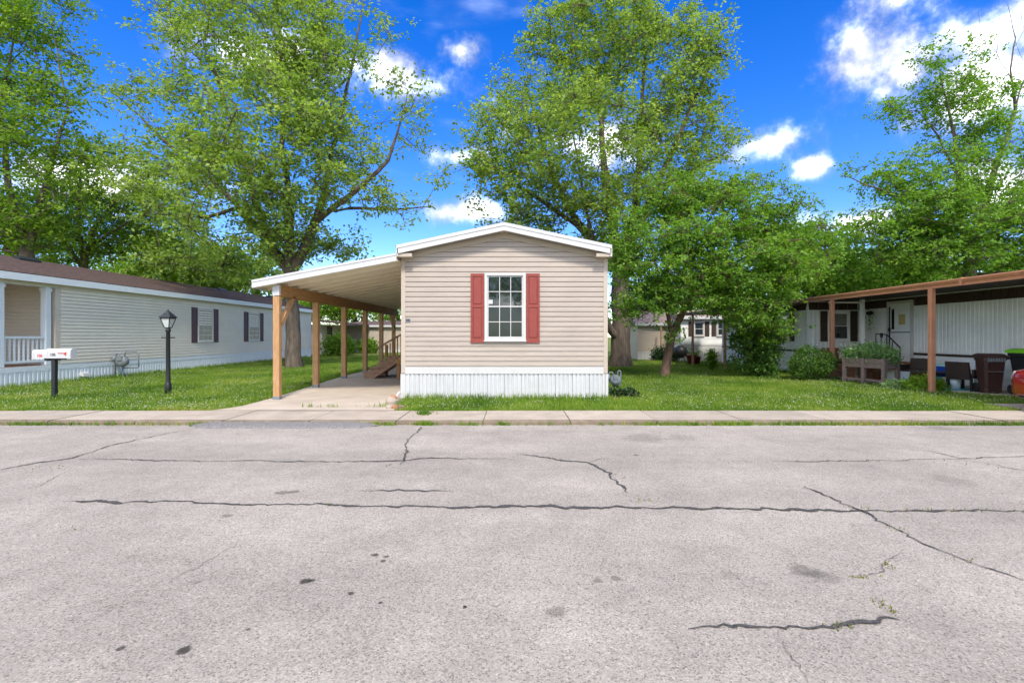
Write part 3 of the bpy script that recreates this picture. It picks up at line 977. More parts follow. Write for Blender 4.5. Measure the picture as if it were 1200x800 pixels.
MB().prism([(xl, rz(xl) + .082), (xr, rz(xr) + .082), (xr, rz(xr) + .132), (xl, rz(xl) + .132)], ry0 - .012, ry0, 'y').build('drip_edge', M_ALU, car)
b = MB()
b.prism([(xl - .0, rz(xl) - .05), (xl + .028, rz(xl) - .05), (xl + .028, rz(xl) + .115), (xl + .0, rz(xl) + .12)], ry0 + .038, ry1, 'y')
b.build('gutter', M_ALU, car)
posts_y = [11.5, 13.72, 15.95, 18.17, 20.35, 22.4]
for i, y in enumerate(posts_y):
    z0 = gz(PX, y) + .008
    MB().box(PX - .075, PX + .075, y - .07, y + .07, z0 + .05, 2.40, .007).build('post', M_WOOD, car)
    MB().box(PX - .078, PX + .078, y - .073, y + .073, z0 - .002, z0 + .07).build('post_base', M_LGMET, car)
MB().box(PX - .078, PX + .078, posts_y[0] - .075, posts_y[0] + .0, 2.415, 2.655).build('beam_cap', M_ALU, car)
MB().box(PX - .075, PX - .037, 11.51, 22.9, 2.40, rz(PX) - .06).build('beam', M_WOODH, car)
MB().box(PX + .0, PX + .075, 11.51, 22.9, 2.402, rz(PX) - .04).build('beam', M_WOODH, car)
for (ya, yb) in ((11.56, 12.25), (22.34, 21.7)):
    MB().bar((PX + .03, ya, 1.72), (PX + .03, yb, 2.45), .09, .11).build('brace', M_WOOD, car)

# ------------------------------------------------------------------ wooden stairs to the side door
st = thing('wooden_stairs', (-3.9, 16.3, gz(-3.9, 16.3)), 'weathered wooden stairs with handrail under the carport by the tan home', 'stairs')
sz = gz(-4.2, 16.3) + .01
ty = 15.8                                   # the near stringer
x_b, x_t = -4.80, -3.86                      # foot and head of the flight
rise, n_st = .155, 4
for yy_ in (ty, ty + 1.05):
    MB().prism([(x_b - .05, sz), (x_b + .26, sz), (x_t + .02, sz + .47), (x_t + .02, sz + .75), (x_b - .05, sz + .14)], yy_, yy_ + .045, 'y').build('stringer', M_WOODD, st)
for k in range(n_st):
    xx = x_b + k * (x_t - x_b) / n_st
    zz = sz + rise * (k + 1)
    MB().box(xx - .10, xx + .30, ty - .05, ty + 1.14, zz, zz + .04).build('tread', M_WOODD, st)
MB().box(x_t + .03, HX0 - .05, ty - .06, ty + 1.7, sz + .66, sz + .70).build('landing', M_WOODD, st)
MB().box(x_t + .03, HX0 - .05, ty - .05, ty - .005, sz + .46, sz + .655).build('landing_joist', M_WOODH, st)
for (xx, yy_) in ((x_t + .09, ty + .05), (HX0 - .15, ty + .05), (x_t + .09, ty + 1.6)):
    MB().box(xx - .05, xx + .05, yy_ - .05, yy_ + .05, sz - .01, sz + .655).build('leg', M_WOODH, st)
for (xx, h0, h1) in ((x_b + .36, sz + .14, sz + 1.05), (x_t + .04, sz + .3, sz + 1.48)):
    MB().box(xx - .045, xx + .045, ty + 1.10, ty + 1.19, h0 - .15, h1).build('rail_post', M_WOODH, st)
MB().bar((x_b + .02, ty + 1.145, sz + .92), (x_t + .5, ty + 1.145, sz + 1.72), .12, .05).build('handrail', M_WOODD, st)
for k in range(1, 5):
    f = k / 5
    xx = x_b + .36 + (x_t - x_b - .32) * f
    MB().box(xx - .018, xx + .018, ty + 1.12, ty + 1.156, sz + .12 + .50 * f, sz + 1.02 + .46 * f).build('baluster', M_WOODH, st)

# ------------------------------------------------------------------ light sided home on the left with a corner porch
LX, LY0, LY1 = -14.5, 11.7, 35.0
lh = thing('mobile_home', (LX, LY0, 0), 'long pale mobile home with brown shingle roof and plum shutters behind the lamp post', 'mobile home')
LW = 4.8
PY1 = 15.62                                   # the porch is cut into the street end as far as here
MB().box(LX - LW, LX - .02, PY1, LY1, 0.02, 3.1).build('wall', M_LGREY, lh)
MB().box(LX - LW, LX - 1.75, LY0, PY1, .02, 3.1).build('porch_back_wall', M_LTAN, lh)
ML = frame((LX - .018, PY1, 0), (0, 1, 0), (0, 0, 1))
LL = LY1 - PY1
lc = 0.113
o = plank(lh, ML, .12, LL - .1, .575, lc, M_LGREY, None, .036)
k = 1
while .575 + lc * (k + 1) < 3.14:
    clone(o, 0, 0, lc * k); k += 1
# porch: siding on the back and end walls, deck, posts, railing
MPb = frame((LX - 1.75 + .002, LY0, 0), (0, 1, 0), (0, 0, 1))
o = plank(lh, MPb, 0, PY1 - LY0 - .025, .60, lc, M_LTAN, None, .02)
k = 1
while .60 + lc * (k + 1) < 3.1:
    clone(o, 0, 0, lc * k); k += 1
MPe = frame((LX - 1.725, PY1 - .002, 0), (1, 0, 0), (0, 0, 1))
o = plank(lh, MPe, 0, 1.65, .60, lc, M_LTAN, None, .02)
k = 1
while .60 + lc * (k + 1) < 3.1:
    clone(o, 0, 0, lc * k); k += 1
MB().box(LX - 1.74, LX - .02, LY0, PY1 - .03, .50, .585).build('porch_deck', M_WOODD, lh)
MB().box(LX - .1, LX + .012, PY1 - .06, PY1 + .118, .575, 3.1).build('corner_post', M_LTAN, lh)
MB().box(LX - .1, LX + .005, LY1 - .1, LY1 + .012, .575, 3.1).build('corner_post', M_WHITE, lh)
for y in (11.85, 13.95, 15.36):
    MB().box(LX - .19, LX - .01, y - .09, y + .09, .586, 2.98, .012).build('porch_post', M_BLUEWHITE, lh)
    MB().box(LX - .205, LX + .005, y - .105, y + .105, 2.86, 2.95).build('post_capital', M_BLUEWHITE, lh)
MB().box(LX - .18, LX + .0, LY0, PY1, 2.98, 3.12).build('porch_header', M_BLUEWHITE, lh)
for (ya, yb) in ((11.95, 13.85), (14.05, 15.26)):
    MB().box(LX - .13, LX - .05, ya, yb, 1.40, 1.47).build('top_rail', M_BLUEWHITE, lh)
    MB().box(LX - .125, LX - .055, ya, yb, .68, .75).build('bottom_rail', M_BLUEWHITE, lh)
    nb = int((yb - ya) / .125)
    for i in range(nb):
        y = ya + .06 + i * (yb - ya - .12) / max(1, nb - 1)
        MB().box(LX - .11, LX - .07, y - .02, y + .02, .751, 1.399).build('baluster', M_BLUEWHITE, lh)
MB().box(LX - 1.72, LX - 1.70, 14.55, 14.75, 2.25, 2.45).build('porch_lamp', M_ALU, lh)
MLs = frame((LX - .018, LY0, 0), (0, 1, 0), (0, 0, 1))
MB(MLs).box(0, LY1 - LY0, .42, .572, -.01, .03).build('band_board', M_BLUEWHITE, lh)
ribbed(lh, MLs, 0, LY1 - LY0, 0, .419, M_BLUEWHITE, .41, 3, .024)
Mw0 = frame((LX + .006, 0, 0), (0, 1, 0), (0, 0, 1))
for (ya, yb, sa, sb) in ((22.5, 23.62, .40, .40), (26.75, 27.9, .40, .40)):
    window(lh, Mw0 @ Matrix.Translation((ya, 1.2, 0)), yb - ya, 1.52, 3, 3, .05, M_WHITE, (M_BLIND, M_BLIND))
    shutter(lh, Mw0 @ Matrix.Translation((ya - sa - .03, 1.16, 0)), sa, 1.6, M_PLUM)
    shutter(lh, Mw0 @ Matrix.Translation((yb + .03, 1.16, 0)), sb, 1.6, M_PLUM)
# roof
LR = LX - LW / 2
eo = .22
b = MB()
rzv = 4.12
b.prism([(LX + eo, 3.26), (LX + eo, 3.30), (LR, rzv), (LX - LW - eo, 3.30), (LX - LW - eo, 3.26), (LR, rzv - .05)], LY0 - .3, LY1 + .3, 'y')
b.build('roof', M_SHINGLE, lh)
# shingle courses on the slope facing the driveway: each a thin lapped strip
nc = 15
for i in range(nc):
    f0, f1 = i / nc, (i + 1) / nc
    xa, za = LX + eo + .01 + (LR - LX - eo) * f0, 3.302 + (rzv - 3.30) * f0
    xb, zb = LX + eo + .01 + (LR - LX - eo) * f1, 3.302 + (rzv - 3.30) * f1
    MB().prism([(xa, za), (xa, za + .016), (xb, zb + .004), (xb, zb)], LY0 - .3, LY1 + .3, 'y').build('shingle_course', M_SHINGLE, lh)
MB().box(LX + eo - .02, LX + eo + .012, LY0 - .3, LY1 + .3, 3.08, 3.285).build('eave_fascia', M_BLUEWHITE, lh)
MB().box(LX - .02, LX + eo - .02, LY0 - .3, LY1 + .3, 3.10, 3.125).build('soffit', M_BLUEWHITE, lh)
MB().box(LX - .0, LX + .03, LY0, LY1, 3.0, 3.098).build('frieze_trim', M_LTAN, lh)
for y in (16.4, 27.5, 33.0):
    MB().prism([(LR - .12 + .3, rzv - .12), (LR + .45, rzv - .17), (LR + .45, rzv - .06), (LR + .22, rzv + .04)], y, y + .75, 'y').build('roof_vent', M_BLACK, lh)
MB().prism([(LX - LW, 3.1), (LX, 3.1), (LX, 3.25), (LR, rzv - .06), (LX - LW, 3.25)], LY0 + .02, LY1 - .02, 'y').build('gable_core', M_LGREY, lh)
b = MB()
b.prism([(LX + .002, .27), (LX + .13, .24), (LX + .15, .12), (LX + .002, .16)], 16.42, 16.68, 'y')
b.build('dryer_vent', M_ALU, lh)

# ------------------------------------------------------------------ gas meters
def gas_meter(x, y, s, m, label, loop=.58):
    g = thing('gas_meter', (x, y, gz(x, y)), label, 'gas meter')
    z = gz(x, y)
    MB().lathe([(.07 * s, -.11 * s), (.15 * s, -.09 * s), (.17 * s, 0), (.15 * s, .09 * s), (.07 * s, .11 * s)], (0, 0, 0), 14)
    b = MB(Matrix.Translation((x, y, z + .56 * s)) @ Matrix.Rotation(R(90), 4, 'X'))
    b.lathe([(.06 * s, -.13 * s), (.17 * s, -.11 * s), (.20 * s, -.03 * s), (.20 * s, .03 * s), (.17 * s, .11 * s), (.06 * s, .13 * s)], (0, 0, 0), 16)
    b.build('meter_body', m, g, True)
    MB().box(x - .10 * s, x + .10 * s, y - .16 * s, y - .10 * s, z + .60 * s, z + .76 * s, .02).build('dial_box', m, g)
    b = MB(Matrix.Translation((x - .26 * s, y, z + .66 * s)) @ Matrix.Rotation(R(90), 4, 'Y'))
    b.lathe([(.02, -.07 * s), (.10 * s, -.05 * s), (.12 * s, 0), (.10 * s, .05 * s), (.02, .07 * s)], (0, 0, 0), 14).build('regulator', m, g, True)
    MB().tube([(x - .26 * s, y, z - .05), (x - .26 * s, y, z + .72 * s), (x - .20 * s, y, z + .84 * s), (x - .10 * s, y, z + .84 * s), (x - .08 * s, y, z + .70 * s)], .024 * s, 8).build('inlet_pipe', m, g, True)
    dx = -1
    MB().tube([(x + .09 * s, y, z + .70 * s), (x + .09 * s, y, z + .86 * s), (x + .14 * s, y, z + .90 * s), (x + (loop - .03) * s, y, z + .90 * s), (x + loop * s, y, z + .86 * s), (x + loop * s, y, z + .36 * s), (x + (loop - .06) * s, y + .02, z + .33 * s), (x + .2 * s + dx * .2, y + .06, z + .33 * s)], .022 * s, 8).build('outlet_pipe', m, g, True)
    MB().tube([(x - .02, y + .05, z - .05), (x - .02, y + .05, z + .45 * s)], .018, 6).build('support_stake', m, g)
    return g
gas_meter(-14.13, 17.75, 1.0, M_DGREY, 'dark grey gas meter with looped pipe against the long pale home')
g2 = gas_meter(2.47, 12.35, .68, M_LGMET, 'light grey gas meter at the corner of the tan home', .2)

# ------------------------------------------------------------------ mailboxes and lamp post
mp = G(64, 468)
pt = thing('mailbox_post', (mp.x, mp.y, 0), 'black square post carrying two white mailboxes', 'post')
MB().box(mp.x - .045, mp.x + .045, mp.y - .045, mp.y + .045, -.03, .93, .008).build('post', M_BLACK, pt)
MB().box(mp.x - .20, mp.x + .24, mp.y - .05, mp.y + .05, .931, .962).build('mounting_arm', M_BLACK, pt)
MB().box(mp.x - .19, mp.x - .12, mp.y - .05, mp.y + .30, .90, .930).build('cross_arm', M_BLACK, pt)
def mailbox(x0, x1, y, z0, label, number, nm, nx, flagx, arrow):
    t = thing('mailbox', ((x0 + x1) / 2, y, z0), label, 'mailbox')
    w, h = .165, .225
    prof = []
    for k in range(13):
        a = math.pi * k / 12
        prof.append((y - math.cos(a) * w / 2, z0 + h - w / 2 + math.sin(a) * w / 2))
    prof = [(y - w / 2, z0)] + prof + [(y + w / 2, z0)]
    MB().prism(prof[::-1], x0, x1, 'x').build('body', M_MAILW, t)
    big = [(y + (p - y) * 1.05, z0 + (q - z0) * 1.02 + .001) for p, q in prof]
    MB().prism(big[::-1], x0 - .03, x0 + .012, 'x').build('door', M_MAILW, t)
    MB().prism(big[::-1], x1 - .006, x1 + .008, 'x').build('back_rim', M_MAILW, t)
    fy = y - w / 2 - .012
    fl = MB()
    fl.box(flagx, flagx + .14, fy, fy + .008, z0 + .115, z0 + .128)
    if arrow:
        fl.add([(flagx + .13, fy - .001, z0 + .105), (flagx + .19, fy - .001, z0 + .06), (flagx + .19, fy - .001, z0 + .15), (flagx + .13, fy + .006, z0 + .105), (flagx + .19, fy + .006, z0 + .06), (flagx + .19, fy + .006, z0 + .15)],
               [(0, 1, 2), (5, 4, 3), (0, 3, 4, 1), (1, 4, 5, 2), (2, 5, 3, 0)])
    else:
        fl.box(flagx - .03, flagx + .03, fy, fy + .008, z0 + .095, z0 + .135)
    fl.build('flag', M_RED, t)
    text('box_number', number, frame((nx, y - w / 2 - .003, z0 + .08), (1, 0, 0), (0, 0, 1)), .088, nm, t)
    return t
k = mp.y / F
mailbox((43 - CX) * (mp.y + .21) / F, (61 - CX) * (mp.y + .21) / F, mp.y + .21, .931, 'white mailbox with red number, behind the other mailbox', '106', M_REDINK, (46.5 - CX) * (mp.y + .13) / F, (53 - CX) * k, False)
mailbox((59 - CX) * k, (86 - CX) * k, mp.y, .963, 'white mailbox with black number 105 and red arrow flag', '105', M_INK, (62.0 - CX) * (mp.y - .08) / F, (72 - CX) * k, True)

lp = G(197, 463)
la = thing('lamp_post', (lp.x, lp.y, 0), 'black lamp post with four sided lantern on the clover lawn', 'lamp post')
lx, ly = lp.x, lp.y
MB().lathe([(.075, -.05), (.075, .28), (.062, .30), (.052, .34), (.046, 1.58), (.062, 1.60), (.062, 1.64), (.045, 1.66), (.03, 1.68)], (lx, ly, 0), 14).build('pole', M_BLACK, la, True)
MB().tube([(lx - .17, ly, 1.44), (lx + .17, ly, 1.44)], .011, 8).build('ladder_bar', M_BLACK, la)
def sq(z, r): return [(lx - r, ly - r, z), (lx + r, ly - r, z), (lx + r, ly + r, z), (lx - r, ly + r, z)]
MB().add(sq(1.665, .055) + sq(1.692, .055), [(3, 2, 1, 0), (4, 5, 6, 7), (0, 1, 5, 4), (1, 2, 6, 5), (2, 3, 7, 6), (3, 0, 4, 7)]).build('lantern_base', M_BLACK, la)
fr = MB()
for i in range(4):
    a, b_ = Vector(sq(1.685, .055)[i]), Vector(sq(1.92, .115)[i])
    fr.bar(a, b_, .018, .018)
    c = Vector(sq(1.92, .115)[(i + 1) % 4])
    fr.bar(b_, c, .02, .024)
fr.build('lantern_frame', M_BLACK, la)
lo, hi = sq(1.693, .050), sq(1.912, .107)
for i in range(4):
    j = (i + 1) % 4
    MB().add([lo[i], lo[j], hi[j], hi[i]], [(0, 1, 2, 3)]).build('lamp_pane', M_LAMPG, la)
MB().add(sq(1.932, .14) + sq(1.945, .14) + sq(2.075, .04) + sq(2.095, .025), [(3, 2, 1, 0)] + [(4 * q + i, 4 * q + (i + 1) % 4, 4 * q + 4 + (i + 1) % 4, 4 * q + 4 + i) for q in range(3) for i in range(4)] + [(12, 13, 14, 15)]).build('lantern_roof', M_BLACK, la)
MB().lathe([(.03, 2.09), (.016, 2.105), (.02, 2.12), (.004, 2.145)], (lx, ly, 0), 8).build('finial', M_BLACK, la)

# ------------------------------------------------------------------ white home on the right with a terracotta awning
RX, RS, EY = 13.0, 11.05, 18.8                 # patio wall, projecting wing wall, wing end wall
rh = thing('mobile_home', (RX, EY, 0), 'white ribbed mobile home with terracotta edged porch awning and brown shutters', 'mobile home')
MB().box(RX + .02, RX + 4.5, 5.0, EY + .1, .02, 2.9).build('wall', M_RWALL, rh)
MB().box(RS + .02, RX + 4.5, EY + .02, 26.6, .02, 2.80).build('wing_wall', M_RWALL, rh)
Mp = frame((RX + .018, EY, 0), (0, -1, 0), (0, 0, 1))            # u runs towards the street
ribbed(rh, Mp, 0, 11.6, .95, 2.46, M_RWALL, .406, 3, .016, 'wall_panel')
ribbed(rh, Mp, 0, 11.6, 2.461, 2.75, M_BROWNDK, .406, 6, .02, 'brown_panel')
MB(Mp).box(0, 11.6, .86, .93, -.01, .03).build('brown_strip', M_BROWNDK, rh)
o = plank(rh, Mp, 0, 11.6, .03, .27, M_RWALL, None, .02)
clone(o, 0, 0, .27); clone(o, 0, 0, .54)
MB().box(RX - .012, RX + .0, 14.83, 14.93, .60, .70).build('vent_outlet', M_DGREY, rh)
Me = frame((RS, EY + .018, 0), (1, 0, 0), (0, 0, 1))              # wing end wall, facing the street
ribbed(rh, Me, .06, RX - RS - .03, .95, 2.46, M_RWALL, .31, 2, .014, 'wall_panel')
ribbed(rh, Me, .06, RX - RS - .03, 2.461, 2.75, M_BROWNDK, .4, 6, .015, 'brown_panel')
MB(Me).box(.0, RX - RS - .03, .86, .93, -.01, .025).build('brown_strip', M_BROWNDK, rh)
o = plank(rh, Me, .05, RX - RS - .03, .03, .27, M_RWALL, None, .02)
clone(o, 0, 0, .27); clone(o, 0, 0, .54)
MB().box(RS - .012, RS + .055, EY - .012, EY + .05, .94, 2.6).build('corner_trim', M_RWALL, rh)
Msd = frame((RS + .018, 26.6, 0), (0, -1, 0), (0, 0, 1))          # wing long side
ribbed(rh, Msd, 0, 26.6 - EY - .06, .95, 2.46, M_RWALL, .406, 3, .014, 'wall_panel')
ribbed(rh, Msd, 0, 26.6 - EY - .06, 2.461, 2.75, M_BROWNDK, .8, 8, .015, 'brown_panel')
MB(Msd).box(0, 26.6 - EY, .86, .93, -.01, .025).build('brown_strip', M_BROWNDK, rh)
o = plank(rh, Msd, 0, 26.6 - EY - .05, .03, .27, M_RWALL, None, .02)
clone(o, 0, 0, .27); clone(o, 0, 0, .54)
def plain_shutter(parent, M, w, h, m):
    return MB(M).box(0, w, 0, h, 0, .03).build('shutter', m, parent)
window(rh, Me @ Matrix.Translation((.86, 1.28, .016)), .74, 1.13, 1, 1, .07, M_RWALL, (M_BLIND, M_GLASS))
plain_shutter(rh, Me @ Matrix.Translation((.50, 1.26, .016)), .26, 1.16, M_BROWNDK)
plain_shutter(rh, Me @ Matrix.Translation((1.64, 1.26, .016)), .26, 1.16, M_BROWNDK)
Ms2 = Msd @ Matrix.Translation((26.6 - 20.9, 1.28, .016))
window(rh, Ms2, .9, 1.13, 1, 1, .07, M_RWALL)
plain_shutter(rh, Ms2 @ Matrix.Translation((.94, -.02, 0)), .3, 1.16, M_BROWNDK)
plain_shutter(rh, Ms2 @ Matrix.Translation((-.34, -.02, 0)), .3, 1.16, M_BROWNDK)
window(rh, Msd @ Matrix.Translation((26.6 - 23.6, 1.28, .016)), .7, 1.13, 1, 1, .07, M_RWALL)
# door with storm door
Md = Mp @ Matrix.Translation((EY - 17.3, .78, .018))
b = MB(Md)
b.box(0, .09, 0, 1.88, 0, .06); b.box(1.03, 1.12, 0, 1.88, 0, .06); b.box(.09, 1.03, 1.79, 1.88, 0, .06)
dr = b.build('door', M_WHITE, rh)
MB(Md).box(.09, 1.03, 0, 1.79, 0, .03).build('door_leaf', M_RWALL, dr)
MB(Md).box(.20, .32, .92, 1.62, .031, .036).build('pane', M_GLASS, dr)
MB(Md).box(.09, 1.03, .80, .84, .031, .045).build('cross_rail', M_DGREY, dr)
MB(Md).box(.10, .14, .1, 1.7, .031, .05).build('hinge_strip', M_BLACK, dr)
MB(Md).box(.52, .80, 1.08, 1.42, .031, .038).build('door_notice', M_YELLOW, dr)
MB(Md).box(.12, .18, .86, .98, .05, .1).build('handle', M_BLACK, dr)
MB(Mp).box(EY - 17.62, EY - 17.54, 1.42, 1.58, .02, .07).build('doorbell_box', M_BLACK, rh)
# awning
AX = 10.9
b = MB()
b.prism([(AX + .03, 2.76), (RX + .3, 2.79), (RX + .3, 3.08), (AX + .03, 2.86)], 7.4, 21.4, 'y')
aw = b.build('awning_roof', M_BROWNDK, rh)
b = MB(); b.box(AX - .02, AX + .028, 7.4, 21.4, 2.715, 2.80); b.build('awning_fascia', M_RUST, rh)
b = MB(); b.prism([(AX - .05, 2.80), (AX + .04, 2.80), (AX + .04, 2.885), (AX - .075, 2.885), (AX - .085, 2.86)], 7.4, 21.4, 'y'); b.build('awning_gutter', M_RUST, rh)
MB().box(AX - .09, AX + .03, 12.02, 12.10, 2.71, 2.90).build('gutter_strap', M_RUST, rh)
MB().prism([(AX + .04, 2.885), (RX + 1.6, 3.12), (RX + 1.6, 3.16), (AX + .04, 2.905)], 7.4, 21.4, 'y').build('awning_sheet', M_SHINGLE2, rh)
MB().prism([(RS - .3, 2.76), (RX + 4.8, 2.76), (RX + 2.2, 3.35)], 21.41, 27.0, 'y').build('wing_roof', M_SHINGLE2, rh)
for y in (8.95, 13.0, 17.1):
    b = MB()
    b.box(AX - .055, AX + .075, y - .06, y + .06, 0.0, 2.714, .012)
    b.build('awning_post', M_RUST, rh)
# white porch column, cross tie, deck and steps by the door
MB().box(12.10, 12.22, 17.34, 17.46, 1.05, 2.755, .012).build('porch_column', M_RWALL, rh)
MB().box(12.04, 12.28, 17.28, 17.52, .98, 1.05).build('column_foot', M_RWALL, rh)
MB().box(AX + .08, 12.1, 17.36, 17.42, 2.62, 2.66).build('tie_bar', M_RWALL, rh)
MB().box(11.6, RX - .04, 16.1, EY - .03, .56, .62).build('porch_deck', M_DECK, rh)
for i, zc in enumerate((.10, .26, .42)):
    MB().box(11.55, RX - .04, 16.06, 16.09, zc - .07, zc + .075).build('deck_skirt_board', M_DECK, rh)
    MB().box(11.565, 11.595, 16.1, EY - .03, zc - .07, zc + .075).build('deck_skirt_board', M_DECK, rh)
MB().box(11.56, 12.2, EY - .085, EY - .045, .63, 1.02).build('deck_back_board', M_DECK, rh)
for k in range(2):
    MB().box(12.0, 12.9, 15.75 - .32 * k, 16.05 - .32 * k, .0, .42 - .2 * k).build('door_step', M_DECK, rh)
hr = MB()
hr.tube([(12.35, 15.9, .45), (12.35, 15.95, 1.12), (12.35, 16.5, 1.52), (12.35, 17.0, 1.54)], .022, 6)
for (yy_, za, zb) in ((16.25, .62, 1.34), (16.5, .62, 1.52), (16.75, .62, 1.53), (17.0, .62, 1.54)):
    hr.tube([(12.35, yy_, za), (12.35, yy_, zb)], .016, 6)
hr.build('iron_railing', M_BLACK, rh)
# hanging lantern bracket with trailing basket
hb = thing('hanging_basket', (12.82, 17.95, 2.0), 'small hanging basket with trailing leaves beside the white door', 'hanging basket')
MB().lathe([(.02, -.06), (.10, -.03), (.12, .05), (.05, .09)], (12.82, 17.95, 2.28), 10).build('bracket_bowl', M_BLACK, hb)

# rear porch of the same row: second home with lean-to porch posts
r2 = thing('porch_canopy', (9.0, 21.4, 0), 'brown porch canopy on slim posts along the wing behind the small tree', 'canopy')
b = MB()
b.prism([(9.0, 2.58), (RS - .03, 2.66), (RS - .03, 2.76), (9.0, 2.66)], 19.0, 27.6, 'y'); b.build('canopy_roof', M_BROWNDK, r2)
MB().box(8.94, 8.996, 19.0, 27.6, 2.55, 2.67).build('canopy_gutter', M_BARK, r2)
MB().prism([(8.95, 2.672), (RS - .03, 2.764), (RS - .03, 2.785), (8.95, 2.69)], 18.95, 27.65, 'y').build('canopy_sheet', M_SHINGLE2, r2)
for y in (21.4, 25.3):
    MB().box(8.97, 9.07, y - .05, y + .05, -.02, 2.57, .008).build('canopy_post', M_WOODD, r2)

# ------------------------------------------------------------------ rear homes
def small_home(name, label, x0, x1, y0, y1, wall_m, roof_m, eave, ridge, skirt=.5, ridge_axis='x', court=.16, wins=(), ov=.25):
    h = thing(name, ((x0 + x1) / 2, y0, 0), label, 'mobile home')
    MB().box(x0, x1, y0 + .02, y1, -.1, eave).build('wall', wall_m, h)
    M = frame((0, y0 + .02, 0), (1, 0, 0), (0, 0, 1))
    o = plank(h, M, x0, x1, skirt + .08, court, wall_m, None, .015)
    q = 1
    while skirt + .08 + court * (q + 1) < eave:
        clone(o, 0, 0, court * q); q += 1
    MB(M).box(x0 - .01, x1 + .01, skirt, skirt + .075, -.01, .03).build('band_board', M_WHITE, h)
    ribbed(h, M, x0, x1, -.1, skirt - .001, M_WHITE, .6, 3, .012)
    if ridge_axis == 'x':
        ym = (y0 + y1) / 2
        MB().prism([(y0 - ov, eave), (y0 - ov, eave + .1), (ym, ridge), (y1 + ov, eave + .1), (y1 + ov, eave)], x0 - .2, x1 + .2, 'x').build('roof', roof_m, h)
        MB().box(x0 - .2, x1 + .2, y0 - ov - .03, y0 - ov - .002, eave - .06, eave + .11).build('eave_fascia', M_WHITE, h)
    else:
        xm = (x0 + x1) / 2
        MB().prism([(x0 - ov, eave), (x0 - ov, eave + .1), (xm, ridge), (x1 + ov, eave + .1), (x1 + ov, eave)], y0 - .2, y1 + .2, 'y').build('roof', roof_m, h)
        for s, xe in ((-1, x0 - ov), (1, x1 + ov)):
            MB().prism([(xm, ridge - .12), (xm, ridge + .02), (xe, eave + .12), (xe, eave - .02)], y0 - .235, y0 - .205, 'y').build('gable_fascia', M_WHITE, h)
    for (xw, zw, ww, hw) in wins:
        window(h, M @ Matrix.Translation((xw, zw, .018)), ww, hw, 1, 1, .06)
        plain_shutter(h, M @ Matrix.Translation((xw - .3, zw, .018)), .26, hw, M_BROWNDK)
        plain_shutter(h, M @ Matrix.Translation((xw + ww + .04, zw, .018)), .26, hw, M_BROWNDK)
    return h
th = small_home('mobile_home', 'low tan home with faded roof far behind, between the two tree trunks', 7.5, 13.0, 30.6, 35, M_TANTRIM, M_SHINGLE2, 2.15, 3.05, .42, 'x')
MB().box(8.72, 8.80, 29.9, 29.98, -.05, 2.12).build('porch_post', M_WOODD, th)
bh = small_home('mobile_home', 'white shuttered home far behind the porch canopy posts', 9.6, 14.5, 28.9, 30.4, M_RWALL, M_SHINGLE2, 2.5, 3.0, .9, 'x', .3, ((10.35, 1.45, .62, .85), (11.7, 1.45, .6, .85)))
# left rear: what shows under the carport roof
lr1 = small_home('mobile_home', 'beige home with brown roof far behind, seen between the carport posts', -15.5, -9.9, 44.0, 56, M_TANTRIM, M_SHINGLE, 2.3, 2.95, .3, 'x', .18)
lr2 = thing('lean_to_shed', (-16.0, 38.5, 0), 'grey lean-to shed end with brown roof beyond the long pale home', 'shed')
MB().box(-19, -15.1, 38.5, 43.5, 0, 2.35).build('wall', M_LTAN, lr2)
MB().prism([(-19.4, 3.0), (-19.4, 3.1), (-13.0, 2.45), (-13.0, 2.33)], 37.8, 43.8, 'y').build('roof', M_SHINGLE, lr2)
MB().box(-13.35, -13.22, 38.0, 38.13, 0, 2.42).build('corner_post', M_BLACK, lr2)
MB().box(-15.09, -15.04, 39.5, 40.5, .4, 2.2).build('door', M_BLACK, lr2)
lr3 = small_home('mobile_home', 'pale home with brown roofline beyond the wooden stairs', -9.4, -3.4, 47.0, 52, M_RWALL, M_SHINGLE, 2.35, 2.9, .35, 'x', .25, ((-8.2, 1.2, .9, .8),))

# ------------------------------------------------------------------ patio furniture and bins
def rot_m(x, y, z, a): return Matrix.Translation((x, y, z)) @ Matrix.Rotation(R(a), 4, 'Z')
def wicker_chair(x, y, a, label):
    z = .031
    c = thing('patio_chair', (x, y, z), label, 'chair', 'dark wicker patio chairs')
    M = rot_m(x, y, z, a)             # faces local -y
    MB(M).box(-.27, .27, -.27, .25, .34, .42).build('seat', M_WICK, c)
    MB(M).add([(-.30, .22, .30), (.30, .22, .30), (.30, .30, .30), (-.30, .30, .30), (-.29, .30, .76), (.29, .30, .76), (.29, .36, .76), (-.29, .36, .76)],
              [(3, 2, 1, 0), (4, 5, 6, 7), (0, 1, 5, 4), (1, 2, 6, 5), (2, 3, 7, 6), (3, 0, 4, 7)]).build('backrest', M_WICK, c)
    for s in (-1, 1):
        MB(M).box(s * .275, s * .335, -.28, .22, .53, .57).build('armrest', M_WICK, c)
        MB(M).box(s * .28, s * .325, -.26, .21, .40, .529).build('side_panel', M_WICK, c)
        for yy_ in (-.25, .24):
            MB(M).box(s * .29 - .022, s * .29 + .022, yy_ - .022, yy_ + .022, 0, .399).build('leg', M_BLACK, c)
    return c
wicker_chair(12.15, 15.0, -60, 'dark wicker chair beside the wooden planter')
wicker_chair(12.02, 13.2, 100, 'dark wicker chair with its back to the lawn, nearest the maroon bin')
tb = thing('side_table', (11.72, 13.82, .042), 'low dark wicker side table beside the terracotta awning post', 'table')
MB().box(11.48, 11.96, 13.58, 14.06, .44, .48).build('table_top', M_WICK, tb)
for xx in (11.52, 11.92):
    for yy_ in (13.62, 14.02):
        MB().box(xx - .02, xx + .02, yy_ - .02, yy_ + .02, .042, .439).build('leg', M_BLACK, tb)
